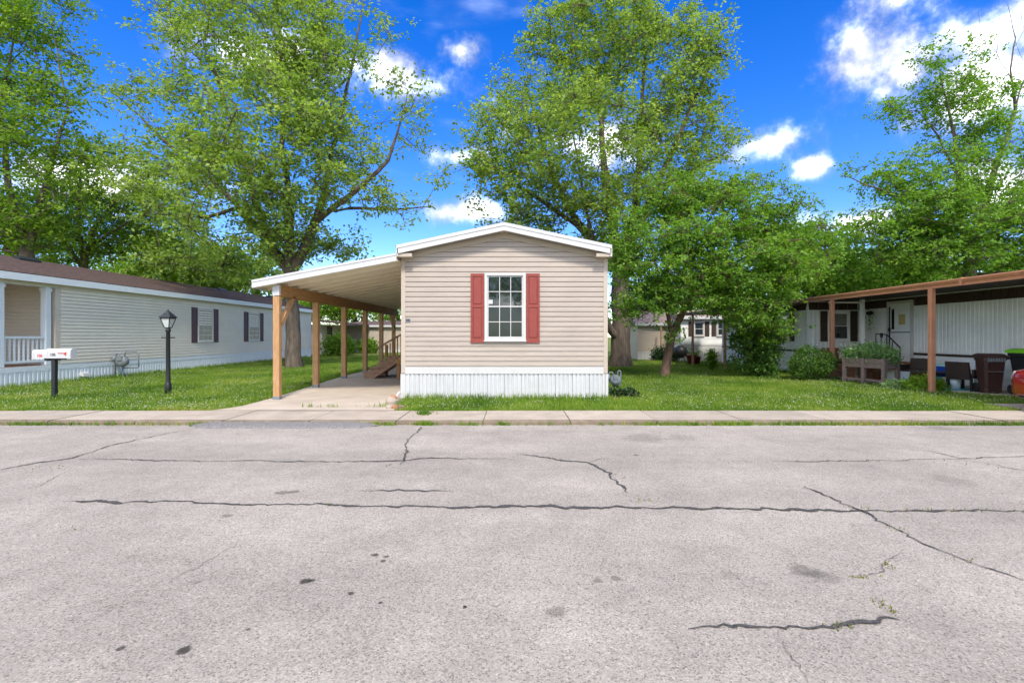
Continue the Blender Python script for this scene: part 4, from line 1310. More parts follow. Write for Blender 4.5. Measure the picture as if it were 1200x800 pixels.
ck = thing('cooler', (12.17, 13.93, .042), 'blue cooler with pale lid among the wicker chairs', 'cooler')
MB().box(12.0, 12.35, 13.68, 14.18, .33, .62, .03).build('body', M_BLUE, ck)
MB().box(11.98, 12.37, 13.66, 14.20, .621, .68, .03).build('lid', M_AQUA, ck)
for xx in (12.04, 12.31):
    for yy_ in (13.72, 14.14):
        MB().box(xx - .02, xx + .02, yy_ - .02, yy_ + .02, .042, .329).build('stand_leg', M_BLACK, ck)
rug = MB().box(11.35, 12.5, 13.15, 15.6, .031, .041)
tag(rug.build('outdoor_rug', M_TEAL), 'teal outdoor rug on the patio under the wicker chairs', 'rug')
for (x, y, r_, h, m, nm, lb, ct) in ((11.65, 13.75, .14, .30, M_TEAL, 'storage_basket', 'teal tub on the rug between two wicker chairs', 'tub'), (11.85, 13.35, .13, .34, M_CERAM, 'storage_basket', 'pale tub on the rug next to the teal tub', 'tub')):
    t = thing(nm, (x, y, .042), lb, ct)
    MB().lathe([(r_ * .8, 0), (r_, h), (r_ * .93, h), (r_ * .75, .02)], (x, y, .042), 14).build('body', m, t, True)
    MB().lathe([(r_ * 1.06, h - .03), (r_ * 1.06, h + .006), (r_ * .96, h + .006), (r_ * .96, h - .03)], (x, y, .042), 14).build('rim', m, t)
umb = thing('folded_umbrella', (12.15, 12.98, .03), 'pale folded patio umbrella leaning by the maroon bin', 'umbrella')
MB().lathe([(.03, .05), (.10, .12), (.11, .5), (.08, .8), (.03, .98)], (12.15, 12.98, .0), 10).build('canopy', M_CERAM, umb, True)
MB().tube([(12.15, 12.98, .031), (12.15, 12.98, 1.02)], .016, 8).build('pole', M_ALU, umb)

def wheelie_bin(x, y, a, w, d_, h, m, lid_m, label, ribs):
    z = .031 if x > 11.6 else 0
    t = thing('wheelie_bin', (x, y, z), label, 'bin', 'wheeled rubbish bins')
    M = rot_m(x, y, z, a)             # front is local -y
    b = MB(M)
    w0, d0 = w * .78, d_ * .72
    lv = [(0.03, w0, d0), (.12, w0 * 1.02, d0 * 1.02), (h * .82, w * .97, d_ * .97), (h * .83, w * 1.04, d_ * 1.04), (h * .9, w * 1.05, d_ * 1.05)]
    vs_, fs = [], []
    for i, (zz, ww, dd) in enumerate(lv):
        c = .05
        ring = [(-ww / 2 + c, -dd / 2), (ww / 2 - c, -dd / 2), (ww / 2, -dd / 2 + c), (ww / 2, dd / 2 - c), (ww / 2 - c, dd / 2), (-ww / 2 + c, dd / 2), (-ww / 2, dd / 2 - c), (-ww / 2, -dd / 2 + c)]
        vs_ += [(p[0], p[1], zz) for p in ring]
        if i:
            for k in range(8):
                fs.append((8 * i - 8 + k, 8 * i - 8 + (k + 1) % 8, 8 * i + (k + 1) % 8, 8 * i + k))
    fs += [tuple(range(7, -1, -1)), tuple(8 * (len(lv) - 1) + k for k in range(8))]
    b.add(vs_, fs).build('body', m, t)
    b = MB(M)
    b.add([(-w * .54, -d_ * .58, h * .905), (w * .54, -d_ * .58, h * .905), (w * .54, d_ * .56, h * .905), (-w * .54, d_ * .56, h * .905),
           (-w * .53, -d_ * .57, h * .945), (w * .53, -d_ * .57, h * .945), (w * .53, d_ * .55, h * .96), (-w * .53, d_ * .55, h * .96),
           (-w * .40, -d_ * .40, h), (w * .40, -d_ * .40, h), (w * .40, d_ * .42, h), (-w * .40, d_ * .42, h)],
          [(3, 2, 1, 0), (0, 1, 5, 4), (1, 2, 6, 5), (2, 3, 7, 6), (3, 0, 4, 7), (4, 5, 9, 8), (5, 6, 10, 9), (6, 7, 11, 10), (7, 4, 8, 11), (8, 9, 10, 11)])
    b.build('lid', lid_m, t)
    MB(M).tube([(-w * .3, d_ * .62, h * .86), (w * .3, d_ * .62, h * .86)], .018, 8).build('handle_bar', m, t)
    MB(M).tube([(-w * .36, -d_ * .49, h * .55), (w * .36, -d_ * .49, h * .55)], .016, 8).build('lift_bar', M_CHROME, t)
    for s in (-1, 1):
        Mw = M @ Matrix.Translation((s * w * .42, d_ * .40, .12)) @ Matrix.Rotation(R(90), 4, 'Y')
        MB(Mw).lathe([(.04, -.03), (.12, -.03), (.125, 0), (.12, .03), (.04, .03)], (0, 0, 0), 14).build('wheel', M_RUBBER, t)
    for k in range(ribs):
        xx = -w * .36 + w * .72 * k / (ribs - 1)
        MB(M).box(xx - .018, xx + .018, -d_ * .55, -d_ * .50, h * .80, h * .895).build('rim_notch', M_LGMET if ribs > 5 else m, t)
    return t
wheelie_bin(12.08, 12.62, -14, .46, .46, 1.0, M_BINB, M_BINB, 'maroon wheeled bin on the patio beside the lime lidded bin', 7)
wheelie_bin(12.62, 11.98, -8, .76, .74, 1.14, M_BINK, M_LIME, 'black wheeled bin with lime green lid near the red car', 4)

# ------------------------------------------------------------------ leaves
def leaves(name, C, per, sig, size, m, parent, seed, tone_c=None, up=0.7, flat=1.0, wid=0.62, sub=0, twig=None):
    """Leaf blades scattered round cluster centres C; with sub > 0 each cluster is split into that many tight sprays on thin twigs."""
    r = np.random.default_rng(seed)
    s2 = sig
    if sub:
        off = r.normal(size=(len(C) * sub, 3)) * sig
        off[:, 2] *= flat
        base = np.repeat(C, sub, axis=0)
        C = base + off
        s2 = sig * .23
        per = max(2, int(per / sub))
        if twig:
            k = len(C)
            h = r.normal(size=(k, 3)); h = np.cross(h, off); h /= np.linalg.norm(h, axis=1, keepdims=True) + 1e-9
            h2 = np.cross(h, off); h2 /= np.linalg.norm(h2, axis=1, keepdims=True) + 1e-9
            w = .009
            V = np.stack([base + h * w, base - .5 * h * w + .87 * h2 * w, base - .5 * h * w - .87 * h2 * w, C + off * .15], 1).reshape(-1, 3)
            i4 = 4 * np.arange(k)[:, None, None]
            Fc = (np.array([[0, 1, 3], [1, 2, 3], [2, 0, 3]])[None] + i4).reshape(-1, 3)
            mesh_np('twigs', V, Fc, twig, parent)
    n = len(C)
    idx = np.repeat(np.arange(n), per)
    k = len(idx)
    off = r.normal(size=(k, 3)) * s2
    off[:, 2] *= flat
    P = C[idx] + off
    d = r.normal(size=(k, 3)); d[:, 2] -= 0.35
    if sub:
        d += 1.1 * off / (s2 + 1e-9) * np.array([1, 1, .4])
    d /= np.linalg.norm(d, axis=1, keepdims=True)
    nn = r.normal(size=(k, 3)) * (.75 if sub else 1.0); nn[:, 2] += up
    s = np.cross(d, nn); s /= np.linalg.norm(s, axis=1, keepdims=True) + 1e-9
    nn = np.cross(s, d)
    L = (size * r.uniform(.65, 1.3, k))[:, None]
    w = L * wid * .5
    V = np.empty((k, 4, 3))
    V[:, 0] = P
    V[:, 1] = P + d * L * .45 + s * w + nn * L * .07
    V[:, 2] = P + d * L - nn * L * .10
    V[:, 3] = P + d * L * .45 - s * w + nn * L * .07
    Fc = np.arange(k * 4).reshape(k, 4)
    tc_ = r.uniform(0, 1, n) if tone_c is None else tone_c
    tone = np.clip(0.5 * tc_[idx] + 0.5 * r.beta(2.2, 2.6, k), 0, 1)
    return mesh_np(name, V.reshape(-1, 3), Fc, m, parent, tone)

def in_lobes(lobes, n, seed, shell=0.45):
    """n points inside ellipsoids (centre, radii, weight), kept away from the very centre."""
    r = np.random.default_rng(seed)
    wts = np.array([(l[1][0] * l[1][1] * l[1][2]) ** (2 / 3) * l[2] for l in lobes]); wts = wts / wts.sum()
    pick = r.choice(len(lobes), n, p=wts)
    u = r.normal(size=(n, 3)); u /= np.linalg.norm(u, axis=1, keepdims=True)
    rad = r.uniform(shell ** 3, 1, n) ** (1 / 3)
    c = np.array([l[0] for l in lobes])[pick]; e = np.array([l[1] for l in lobes])[pick]
    return c + u * rad[:, None] * e

def grow(stems, tips, seed, r_tip=0.012, step=0.55, rise=0.7):
    """Branch skeleton: given limbs, each tip is joined to the nearest suitable point by a curved twig. Returns positions, parents, radii."""
    r = np.random.default_rng(seed)
    pos, par, rmin = [], [], []
    for st_ in stems:
        pts = [(np.array(p[:3], float), p[3]) for p in st_]
        if pos:
            A = np.array(pos); last = int(np.argmin(((A - pts[0][0]) ** 2).sum(1)))
        else:
            pos.append(pts[0][0]); par.append(-1); rmin.append(pts[0][1]); last = 0
        for (p, ra), (q, rb) in zip(pts, pts[1:]):
            k = max(1, int(np.linalg.norm(q - p) / step))
            for i in range(1, k + 1):
                t = i / k
                w = p + (q - p) * t + (r.normal(size=3) * 0.05 * step if i < k else 0)
                pos.append(w); par.append(last); rmin.append(ra + (rb - ra) * t); last = len(pos) - 1
    n0 = len(pos)
    root = pos[0]
    order = np.argsort(np.linalg.norm(tips - pos[min(n0 - 1, 6)], axis=1))
    cap = n0 + len(tips) * 14
    A = np.empty((cap, 3)); A[:n0] = pos
    par = list(par); rm = list(rmin)
    cnt = n0
    tipidx = []
    low = stems[0][-1][2] if len(stems[0]) > 1 else 0
    allowed_from = 0
    for ti in order:
        t = tips[ti]
        D = A[:cnt] - t
        dist = np.sqrt((D ** 2).sum(1)) + 1e-6
        cost = dist * (1 + rise * np.clip(D[:, 2] / dist, 0, 1)) + 0.15 * np.clip(low * 0.75 - A[:cnt, 2], 0, 10) * 6
        j = int(np.argmin(cost))
        p = A[j].copy(); d = dist[j]
        k = min(12, max(1, int(math.ceil(d / step))))
        ctrl = p + (t - p) * 0.5 + np.array([0, 0, 0.12 * d]) + r.normal(size=3) * 0.08 * d
        last = j
        for i in range(1, k + 1):
            s = i / k
            q = (1 - s) ** 2 * p + 2 * s * (1 - s) * ctrl + s * s * t
            A[cnt] = q; par.append(last); rm.append(0.0); last = cnt; cnt += 1
        tipidx.append(last)
    A = A[:cnt]
    area = np.zeros(cnt)
    haschild = np.zeros(cnt, bool)
    for i in range(cnt - 1, 0, -1):
        if not haschild[i]:
            area[i] = max(area[i], r_tip ** 2.3)
        area[par[i]] += area[i]; haschild[par[i]] = True
    rad = np.maximum(area ** (1 / 2.3), np.array(rm))
    return A, par, rad, tipidx

def branch_mesh(A, par, rad, name, m, parent, flare=None):
    n = len(A)
    kids = [[] for _ in range(n)]
    for i in range(1, n):
        kids[par[i]].append(i)
    V, Fc = [], []
    def ring(p, d, rr, k, base):
        d = d / (np.linalg.norm(d) + 1e-9)
        h = np.array([1.0, 0, 0]) if abs(d[0]) < 0.8 else np.array([0, 1.0, 0])
        s = np.cross(d, h); s /= np.linalg.norm(s)
        t = np.cross(d, s)
        a = np.arange(k) * 2 * np.pi / k
        w = rr
        pts = p + (np.cos(a)[:, None] * s + np.sin(a)[:, None] * t) * w
        if rr > 0.12:
            for q in range(k):
                f = 1 + 0.10 * mnoise.noise(Vector(pts[q]) * 2.2) + (flare * max(0, 1 - (p[2] - base) / 0.7) ** 2 * (1 + .5 * math.sin(5 * a[q])) if flare else 0)
                pts[q] = p + (pts[q] - p) * f
        return pts
    base = A[0][2]
    stack = [(0, -1)]
    while stack:
        i, pr = stack.pop()
        chain = [i]
        while kids[chain[-1]]:
            ch = sorted(kids[chain[-1]], key=lambda c: -rad[c])
            for c in ch[1:]:
                stack.append((c, chain[-1]))
            chain.append(ch[0])
        pts = ([A[pr]] if pr >= 0 else []) + [A[c] for c in chain]
        rs_ = ([rad[chain[0]] * 1.15] if pr >= 0 else []) + [rad[c] for c in chain]
        if len(pts) < 2:
            continue
        k = 12 if max(rs_) > .2 else (7 if max(rs_) > .05 else 4)
        b0 = len(V)
        for q, p in enumerate(pts):
            d = pts[min(q + 1, len(pts) - 1)] - pts[max(q - 1, 0)]
            if d[2] < 0 and False: d = -d
            V.extend(ring(p, d, rs_[q], k, base))
            if q:
                for s in range(k):
                    Fc.append((b0 + (q - 1) * k + s, b0 + (q - 1) * k + (s + 1) % k, b0 + q * k + (s + 1) % k, b0 + q * k + s))
    return mesh_np(name, np.array(V), np.array(Fc), m, parent, None, True)

def px_lobes(Y, L):
    out = []
    for l in L:
        px, py, rx, ry = l[:4]
        dy = l[4] if len(l) > 4 else 0.0
        wt = l[5] if len(l) > 5 else 1.0
        yy_ = Y + dy
        c = W(px, py, yy_)
        k = yy_ / F
        out.append(((c.x, c.y, c.z), (rx * k, (rx + ry) * .5 * k * 1.05, ry * k), wt))
    return out
def px_stem(Y, L):
    return [((*W(px, py, Y + dy),) + (r_,)) for (px, py, dy, r_) in L]

def tree(name, label, base, Y, stems, lobes, ntips, per, m_leaf, seed, sig=.42, size=.17, bark=None, group=None, shell=.45, flare=.35, r_tip=.011, flat=.7, rise=.7):
    t = thing(name, tuple(base), label, 'tree', group)
    S_ = [px_stem(Y, s) for s in stems]
    S_[0][0] = (base[0], base[1], base[2] - .15, S_[0][0][3])
    tips = in_lobes(px_lobes(Y, lobes), ntips, seed, shell)
    tips = tips[tips[:, 2] > 1.2]
    A, par, rad, ti = grow(S_, tips, seed + 1, r_tip, rise=rise)
    branch_mesh(A, par, rad, 'trunk', bark or M_BARK, t, flare)
    C = A[ti]
    extra = A[[par[i] for i in ti]]
    r = np.random.default_rng(seed)
    C = np.concatenate([C, extra[r.random(len(extra)) < .45]])
    leaves('crown', C, per, sig, size, m_leaf, t, seed + 2, flat=flat, sub=6, up=1.15, twig=bark or M_BARK)
    return t

# big silver maple by the carport
B2 = G(345, 431)
tree('maple_tree', 'big silver maple with forked trunk rising behind the carport', (B2.x, B2.y, gz(B2.x, B2.y)), B2.y,
     [[(345, 431, 0, .36), (344, 395, 0, .31), (341, 350, 0, .29), (340, 318, 0, .29)],
      [(337, 322, 0, .25), (315, 280, .3, .2), (292, 215, .6, .14), (270, 140, .6, .08), (238, 50, .4, .03)],
      [(340, 318, 0, .22), (341, 250, -.5, .16), (330, 175, -1, .11), (334, 100, -1, .06), (318, 15, -1, .03)],
      [(342, 322, 0, .26), (364, 274, 0, .22), (378, 232, 0, .14), (396, 150, .4, .09), (414, 70, .6, .06), (428, -10, .6, .03)],
      [(372, 255, 0, .15), (402, 235, -.4, .13), (430, 212, -.6, .11), (455, 188, -.8, .08), (470, 140, -.9, .04), (478, 105, -.9, .02)],
      [(376, 250, 0, .09), (410, 244, .8, .08), (460, 245, 1.4, .05), (508, 242, 1.8, .02)],
      [(312, 275, 0, .14), (252, 215, 1.0, .11), (200, 172, 1.6, .07), (135, 110, 2, .03)],
      [(300, 240, .5, .10), (240, 255, -1.5, .07), (180, 250, -2.2, .03)]],
     [(300, 40, 105, 75, 0), (205, 130, 70, 42, 1, .6), (320, 165, 95, 75, -2.2), (262, 225, 85, 70, -2, 1.2), (185, 205, 65, 50, 1.5), (395, 185, 38, 70, .8, .6), (460, 145, 42, 55, -.6, .28), (470, 243, 45, 22, 1, .35),
      (335, 268, 52, 38, -.6), (395, 285, 28, 26, 1.2, .7), (405, 40, 55, 55, .5, .55), (240, 15, 62, 40, 1, .6), (150, 100, 32, 22, 2, .4), (420, 225, 40, 22, -.5, .4), (350, 95, 70, 60, -1), (230, 300, 55, 30, 1.5, .8), (500, 215, 20, 40, -1, .15), (300, -30, 110, 40, 0, .5)],
     560, 78, M_LEAF_A, 21, sig=.5, size=.17, flare=.2)
# tall silver maple behind the tan home
B3 = G(727, 428)
tree('maple_tree', 'tall silver maple with thick trunk behind the tan home corner', (B3.x, B3.y, 0), B3.y,
     [[(727, 428, 0, .52), (727, 400, 0, .47), (727, 360, 0, .44), (727, 312, 0, .42)],
      [(724, 318, 0, .26), (690, 278, 0, .2), (662, 240, .5, .15), (640, 180, .8, .09), (615, 95, .8, .03)],
      [(727, 312, 0, .28), (713, 240, -.6, .2), (705, 160, -.8, .13), (698, 50, -.8, .04)],
      [(729, 312, 0, .28), (746, 232, .4, .2), (751, 150, .6, .13), (756, 60, .6, .06), (742, -5, .6, .03)],
      [(731, 306, 0, .24), (768, 222, -.5, .16), (800, 150, -.8, .10), (843, 52, -.8, .03)],
      [(712, 300, 0, .14), (668, 258, -1, .11), (612, 222, -1.6, .07), (568, 188, -1.8, .03)],
      [(742, 262, 0, .12), (790, 208, 1.0, .09), (852, 178, 1.6, .03)],
      [(722, 400, 0, .2), (709, 372, -.6, .17), (707, 330, -.9, .14), (690, 260, -1.8, .08), (670, 150, -2.0, .03)]],
     [(690, 55, 68, 68, 0, .9), (635, 105, 58, 58, .6), (598, 170, 48, 48, -1), (682, 178, 85, 75, -1.8), (762, 90, 75, 75, 0, .9), (832, 58, 32, 38, -.8, .8), (800, 150, 55, 55, 0, .8), (850, 172, 24, 20, 1.2, .6), (735, 245, 70, 45, -1),
      (640, 228, 58, 36, -1), (722, 10, 55, 40, 0, .8), (568, 205, 26, 32, -1.6, .8), (785, 30, 38, 34, 0, .7), (600, 255, 45, 16, -1.4, .7), (700, 300, 35, 25, -1, .8), (780, 215, 45, 35, -.5, .8)],
     580, 78, M_LEAF_A, 31, sig=.5, size=.17, flare=.22)
# small leaning tree on the right lawn
B4 = G(778, 441)
tree('redbud_tree', 'small leaning tree with wide dense crown on the right lawn', (B4.x, B4.y, 0), B4.y,
     [[(778, 442, 0, .18), (782, 420, 0, .155), (787, 395, 0, .145), (791, 384, 0, .14)],
      [(791, 386, 0, .12), (806, 352, 0, .115), (824, 316, 0, .10), (836, 290, .2, .07), (858, 255, .4, .04)],
      [(789, 390, 0, .08), (779, 352, -.6, .07), (768, 310, -.9, .05), (760, 280, -1, .03)],
      [(822, 320, 0, .06), (850, 300, -.6, .05), (900, 285, -1, .03), (940, 280, -1, .015)],
      [(812, 340, 0, .05), (850, 335, 1, .04), (890, 325, 1.6, .02)]],
     [(768, 300, 48, 48, -.6), (828, 258, 62, 48, 0), (880, 246, 55, 38, .3), (925, 275, 45, 40, .2), (872, 310, 68, 40, -.8), (758, 352, 34, 24, -.9), (852, 350, 38, 22, -.9, .8), (905, 322, 40, 38, -.5), (882, 365, 36, 22, -.6, .8), (800, 228, 42, 24, 0),
      (945, 305, 28, 26, 0), (798, 384, 24, 12, -1.0, .5), (735, 290, 24, 42, -.4), (835, 300, 60, 40, -1.2), (905, 385, 28, 16, -.6, .7), (800, 330, 40, 30, -1.2, .7)],
     560, 72, M_LEAF_C, 41, sig=.28, size=.115, bark=M_BARK2, flare=.15, r_tip=.008, flat=.65)
# dark maples at the far left, behind the long pale home
tree('maple_tree', 'dark green maple filling the top corner behind the pale home roof', (-24.4, 24.5, 0), 24.5,
     [[(28, 430, 0, .4), (30, 340, 0, .32), (32, 300, 0, .30)],
      [(32, 300, 0, .2), (10, 220, 0, .14), (0, 120, 0, .08), (20, 30, 0, .03)], [(32, 300, 0, .2), (55, 210, 0, .12), (80, 130, 0, .05), (60, 30, 0, .02)], [(32, 290, 0, .15), (-30, 200, 0, .1), (-50, 80, 0, .04)]],
     [(20, 50, 58, 58, 0), (38, 145, 62, 55, -.8), (52, 220, 55, 45, -.6), (20, 265, 55, 35, 0), (-10, 0, 60, 50, 0), (-60, 120, 70, 90, 0), (95, 170, 30, 30, 0, .7), (110, 115, 20, 25, 0, .5), (-40, 230, 60, 50, 0), (80, 100, 26, 30, 0, .6), (45, -20, 45, 35, 0, .8)],
     420, 60, M_LEAF_B, 51, sig=.52, size=.18)
tree('maple_tree', 'many stemmed maple with bare dark limbs behind the pale home roof', (-25.0, 30.0, 0), 30.0,
     [[(105, 425, 0, .34), (100, 350, 0, .26), (98, 318, 0, .24)],
      [(98, 318, 0, .16), (108, 270, -1, .12), (150, 215, -1.6, .08), (172, 200, -1.8, .03)], [(98, 318, 0, .15), (92, 250, -1, .1), (96, 190, -1.2, .05), (90, 160, -1, .02)], [(98, 318, 0, .14), (70, 270, 0, .1), (40, 220, 0, .04)], [(104, 290, -.5, .1), (150, 260, -1, .06), (200, 235, -1, .03)]],
     [(135, 215, 60, 40, .8, .8), (105, 262, 60, 40, 1), (185, 255, 55, 38, 1), (70, 290, 60, 24, 0), (160, 290, 60, 24, 0), (60, 225, 40, 40, 1)],
     300, 56, M_LEAF_B, 56, sig=.5, size=.18)
# right hand tree with dead top
tree('maple_tree', 'tall windblown maple with bare dead top behind the white home', (23.4, 26.0, 0), 26.0,
     [[(1128, 425, 0, .38), (1132, 360, 0, .32), (1136, 318, 0, .30)],
      [(1134, 322, 0, .2), (1128, 250, 0, .15), (1124, 190, 0, .10), (1112, 130, 0, .06), (1100, 80, 0, .02)],
      [(1138, 318, 0, .2), (1152, 250, .4, .16), (1172, 180, .6, .12), (1190, 128, .8, .08), (1184, 82, .8, .045), (1190, 45, .8, .025), (1181, 6, .8, .010)],
      [(1190, 122, .8, .05), (1205, 80, .9, .03), (1212, 30, .9, .01)], [(1188, 95, .8, .03), (1168, 62, .7, .02), (1172, 28, .7, .008)], [(1180, 150, .7, .03), (1160, 110, .5, .015), (1152, 60, .5, .006)],
      [(1168, 62, .7, .014), (1150, 40, .6, .009), (1146, 14, .6, .005)], [(1186, 60, .8, .014), (1200, 35, .9, .008), (1196, 8, .9, .005)], [(1204, 82, .9, .014), (1190, 50, .9, .007), (1193, 25, .9, .004)], [(1164, 118, .5, .012), (1140, 92, .4, .007), (1130, 78, .4, .004)], [(1187, 108, .8, .016), (1212, 100, .9, .009), (1230, 70, .9, .004)],
      [(1130, 262, 0, .10), (1085, 250, -.6, .08), (1042, 226, -1, .05), (985, 205, -1.2, .015)],
      [(1126, 215, 0, .08), (1100, 160, .5, .05), (1075, 130, .6, .02)],
      [(1136, 300, 0, .14), (1200, 250, .5, .1), (1240, 200, .6, .04)]],
     [(1108, 85, 34, 42, 0, .55), (1078, 120, 42, 26, .5, .55), (1062, 212, 40, 20, -.8, .7), (1008, 206, 32, 12, -1.1, .45), (1100, 205, 55, 38, -.4, .8), (1130, 255, 78, 36, -.8, 1.1), (1190, 255, 60, 60, 0, 1.0), (1065, 285, 62, 30, -.6, 1.2), (1085, 240, 45, 24, -1.5, 1.0), (1030, 262, 34, 18, -1.2, .8), (1165, 175, 38, 48, .4, .6),
      (1195, 312, 50, 22, 0), (1105, 300, 65, 20, -.6), (1160, 110, 30, 30, .6, .35), (1250, 230, 50, 80, 0, .8), (1135, 150, 30, 40, 0, .6)],
     660, 66, M_LEAF_C, 61, sig=.46, size=.165, flat=.55)

# trees further back
def far_tree(label, x, y, h, w, m_leaf, seed, ntips=230, per=70, trunk_h=.28, group='trees beyond the homes', size=.26):
    t = thing('leafy_tree', (x, y, 0), label, 'tree', group)
    r = np.random.default_rng(seed)
    lob = []
    for k in range(9):
        a = 2 * math.pi * k / 9 + r.uniform(-.3, .3)
        f = r.uniform(.35, .95)
        z = h * (trunk_h + (1 - trunk_h) * (f * .85))
        rr = w * .5 * math.sin(math.pi * (.18 + .74 * f)) * .62
        s = w * .5 * r.uniform(.36, .55)
        lob.append(((x + rr * math.cos(a), y + rr * math.sin(a), z), (s, s, s * .75), 1.0))
    lob.append(((x, y, h * .82), (w * .27, w * .27, h * .16), 1.0))
    lob.append(((x, y, h * .5), (w * .4, w * .4, h * .2), 1.0))
    tips = in_lobes(lob, ntips, seed, .5)
    zf = h * trunk_h
    stems = [[(x, y, -.1, w * .035), (x + r.uniform(-.2, .2), y, zf, w * .028)]]
    for k in range(4):
        a = 2 * math.pi * k / 4 + r.uniform(-.5, .5)
        stems.append([(x, y, zf, w * .018), (x + math.cos(a) * w * .14, y + math.sin(a) * w * .14, h * .55, w * .012), (x + math.cos(a) * w * .24, y + math.sin(a) * w * .24, h * .82, w * .004)])
    A, par, rad, ti = grow(stems, tips, seed + 1, .012, .8)
    branch_mesh(A, par, rad, 'trunk', M_BARK, t, .3)
    leaves('crown', A[ti], per, w * .06, size, m_leaf, t, seed + 2, flat=.7, sub=5, up=1.1)
    return t
FT = [('mid green tree over the far end of the pale home roof', 215, 36, 9.2, 8.5, M_LEAF_Y, 210),
      ('soft green tree between the pale home roof and the carport', 285, 38, 9.4, 9, M_LEAF_A, 220),
      ('green tree at the edge behind the pale home porch', -45, 33, 12, 10, M_LEAF_B, 260),
      ('round green tree behind the pale home roof near its vent', 150, 42, 10, 10, M_LEAF_Y, 210),
      ('bright yellow green tree seen under the carport roof', 420, 60, 8.5, 10, M_LEAF_Y, 300),
      ('yellow green tree seen over the shed roof left of the posts', 372, 58, 9.0, 9, M_LEAF_Y, 260),
      ('green tree hidden mostly behind the carport roof edge', 470, 64, 9.0, 10, M_LEAF_Y, 240),
      ('dark round evergreen behind the thick maple trunk', 765, 40, 6.0, 6.5, M_LEAF_D, 240),
      ('yellow green tree glowing through the small leaning tree', 840, 46, 7.4, 9, M_LEAF_Y, 260),
      ('dark green tree at the outer edge of the small leaning tree', 945, 31, 8.6, 7.0, M_LEAF_C, 320),
      ('yellow green tree above the left end of the terracotta awning', 985, 38, 7.6, 7.0, M_LEAF_Y, 300),
      ('bright green tree over the terracotta awning', 1035, 36, 8.4, 8.0, M_LEAF_C, 320),
      ('green tree low behind the middle of the awning', 1095, 40, 8.2, 8.5, M_LEAF_B, 280),
      ('green tree behind the bins and the awning corner', 1175, 38, 8.6, 9.0, M_LEAF_C, 260),
      ('tall green tree hidden behind the tan home gable', 640, 55, 8.5, 10, M_LEAF_A, 200)]
for i, (lb, px, Y, h, w, ml, nt) in enumerate(FT):
    far_tree(lb, (px - CX) * Y / F, Y, h, w, ml, 200 + 7 * i, nt, 56)
# trees across the street, seen mirrored in the street window
for i, (x, y, h, w) in enumerate([(-6.0, -19, 10, 9), (1.8, -22, 12, 10), (9, -20, 9, 9)]):
    far_tree(['round tree across the street, mirrored at one side of the window', 'tall tree across the street, mirrored in the middle of the window', 'short tree across the street, mirrored at the window edge'][i], x, y, h, w, M_LEAF_B, 500 + i * 9, 180, 60, group='trees across the street')

# ------------------------------------------------------------------ shrubs and small plants
def shrub(name, label, base, lobes, n, per, sig, size, m_leaf, seed, cat='shrub', up=.5, stem_m=None, wid=.55, r_tip=.004):
    t = thing(name, base, label, cat)
    tips = in_lobes(lobes, n, seed, .55)
    tips = tips[tips[:, 2] > base[2] + .04]
    A, par, rad, ti = grow([[(base[0], base[1], base[2] - .03, .02), (base[0], base[1], base[2] + .12, .015)]], tips, seed, r_tip, .12, .3)
    branch_mesh(A, par, rad, 'stem', stem_m or M_BARK2, t)
    leaves('foliage', A[ti], per, sig, size, m_leaf, t, seed + 1, up=up, wid=wid)
    return t
def L3(px, py, rx, ry, Y, wt=1.0):
    c = W(px, py, Y); k = Y / F
    return ((c.x, c.y, c.z), (rx * k, rx * k, ry * k), wt)
c = G(951, 446)
shrub('boxwood_bush', 'round green bush on the lawn in front of the awning post', (c.x, c.y + .45, 0), [L3(951, 424, 24, 19, c.y + .45), L3(940, 430, 15, 14, c.y + .3), L3(966, 426, 13, 14, c.y + .4)], 320, 34, .055, .06, M_LEAF_E, 71, 'bush')
c = G(893, 440)
shrub('dark_shrub', 'dark leafy shrub climbing the white wing wall', (c.x - .25, c.y - .3, 0), [L3(893, 412, 18, 26, c.y - .3), L3(880, 400, 24, 16, c.y - .3), L3(905, 390, 14, 22, c.y - .3), L3(868, 425, 14, 10, c.y - .2, .5), L3(895, 430, 16, 10, c.y - .3)], 210, 30, .10, .12, M_LEAF_E, 73)
shrub('low_shrub', 'low dark shrub against the far tan home', (8.95, 29.6, 0), [((8.95, 29.6, .35), (.9, .5, .4), 1)], 90, 26, .12, .12, M_LEAF_D, 75)
c = G(835, 433)
shrub('porch_plant', 'tall green plant beside the rear canopy post', (c.x, c.y, 0), [L3(834, 421, 5, 11, c.y)], 60, 16, .06, .10, M_LEAF_B, 77, 'plant')
c = G(1075, 458)
fl = shrub('daylily_clump', 'grassy clump with yellow flowers at the foot of the awning post', (11.0, 13.35, 0), [((11.0, 13.35, .16), (.42, .3, .17), 1)], 120, 14, .07, .17, M_LEAF_Y, 79, 'plant', up=0.0, wid=.22)
leaves('flower', np.array([(10.93, 13.2, .36), (11.05, 13.25, .40), (10.85, 13.3, .33), (11.12, 13.2, .31)]), 9, .03, .06, M_PETAL, fl, 80)
shrub('ground_plant', 'low leafy ground plant beside the wooden planter', (10.75, 13.9, 0), [((10.75, 13.9, .08), (.4, .3, .09), 1)], 80, 12, .06, .10, M_LEAF_P, 81, 'plant')
shrub('meter_weeds', 'dark weeds around the foot of the corner gas meter', (2.62, 12.2, 0), [((2.62, 12.2, .06), (.32, .22, .09), 1)], 60, 14, .05, .08, M_LEAF_D, 83, 'weeds')
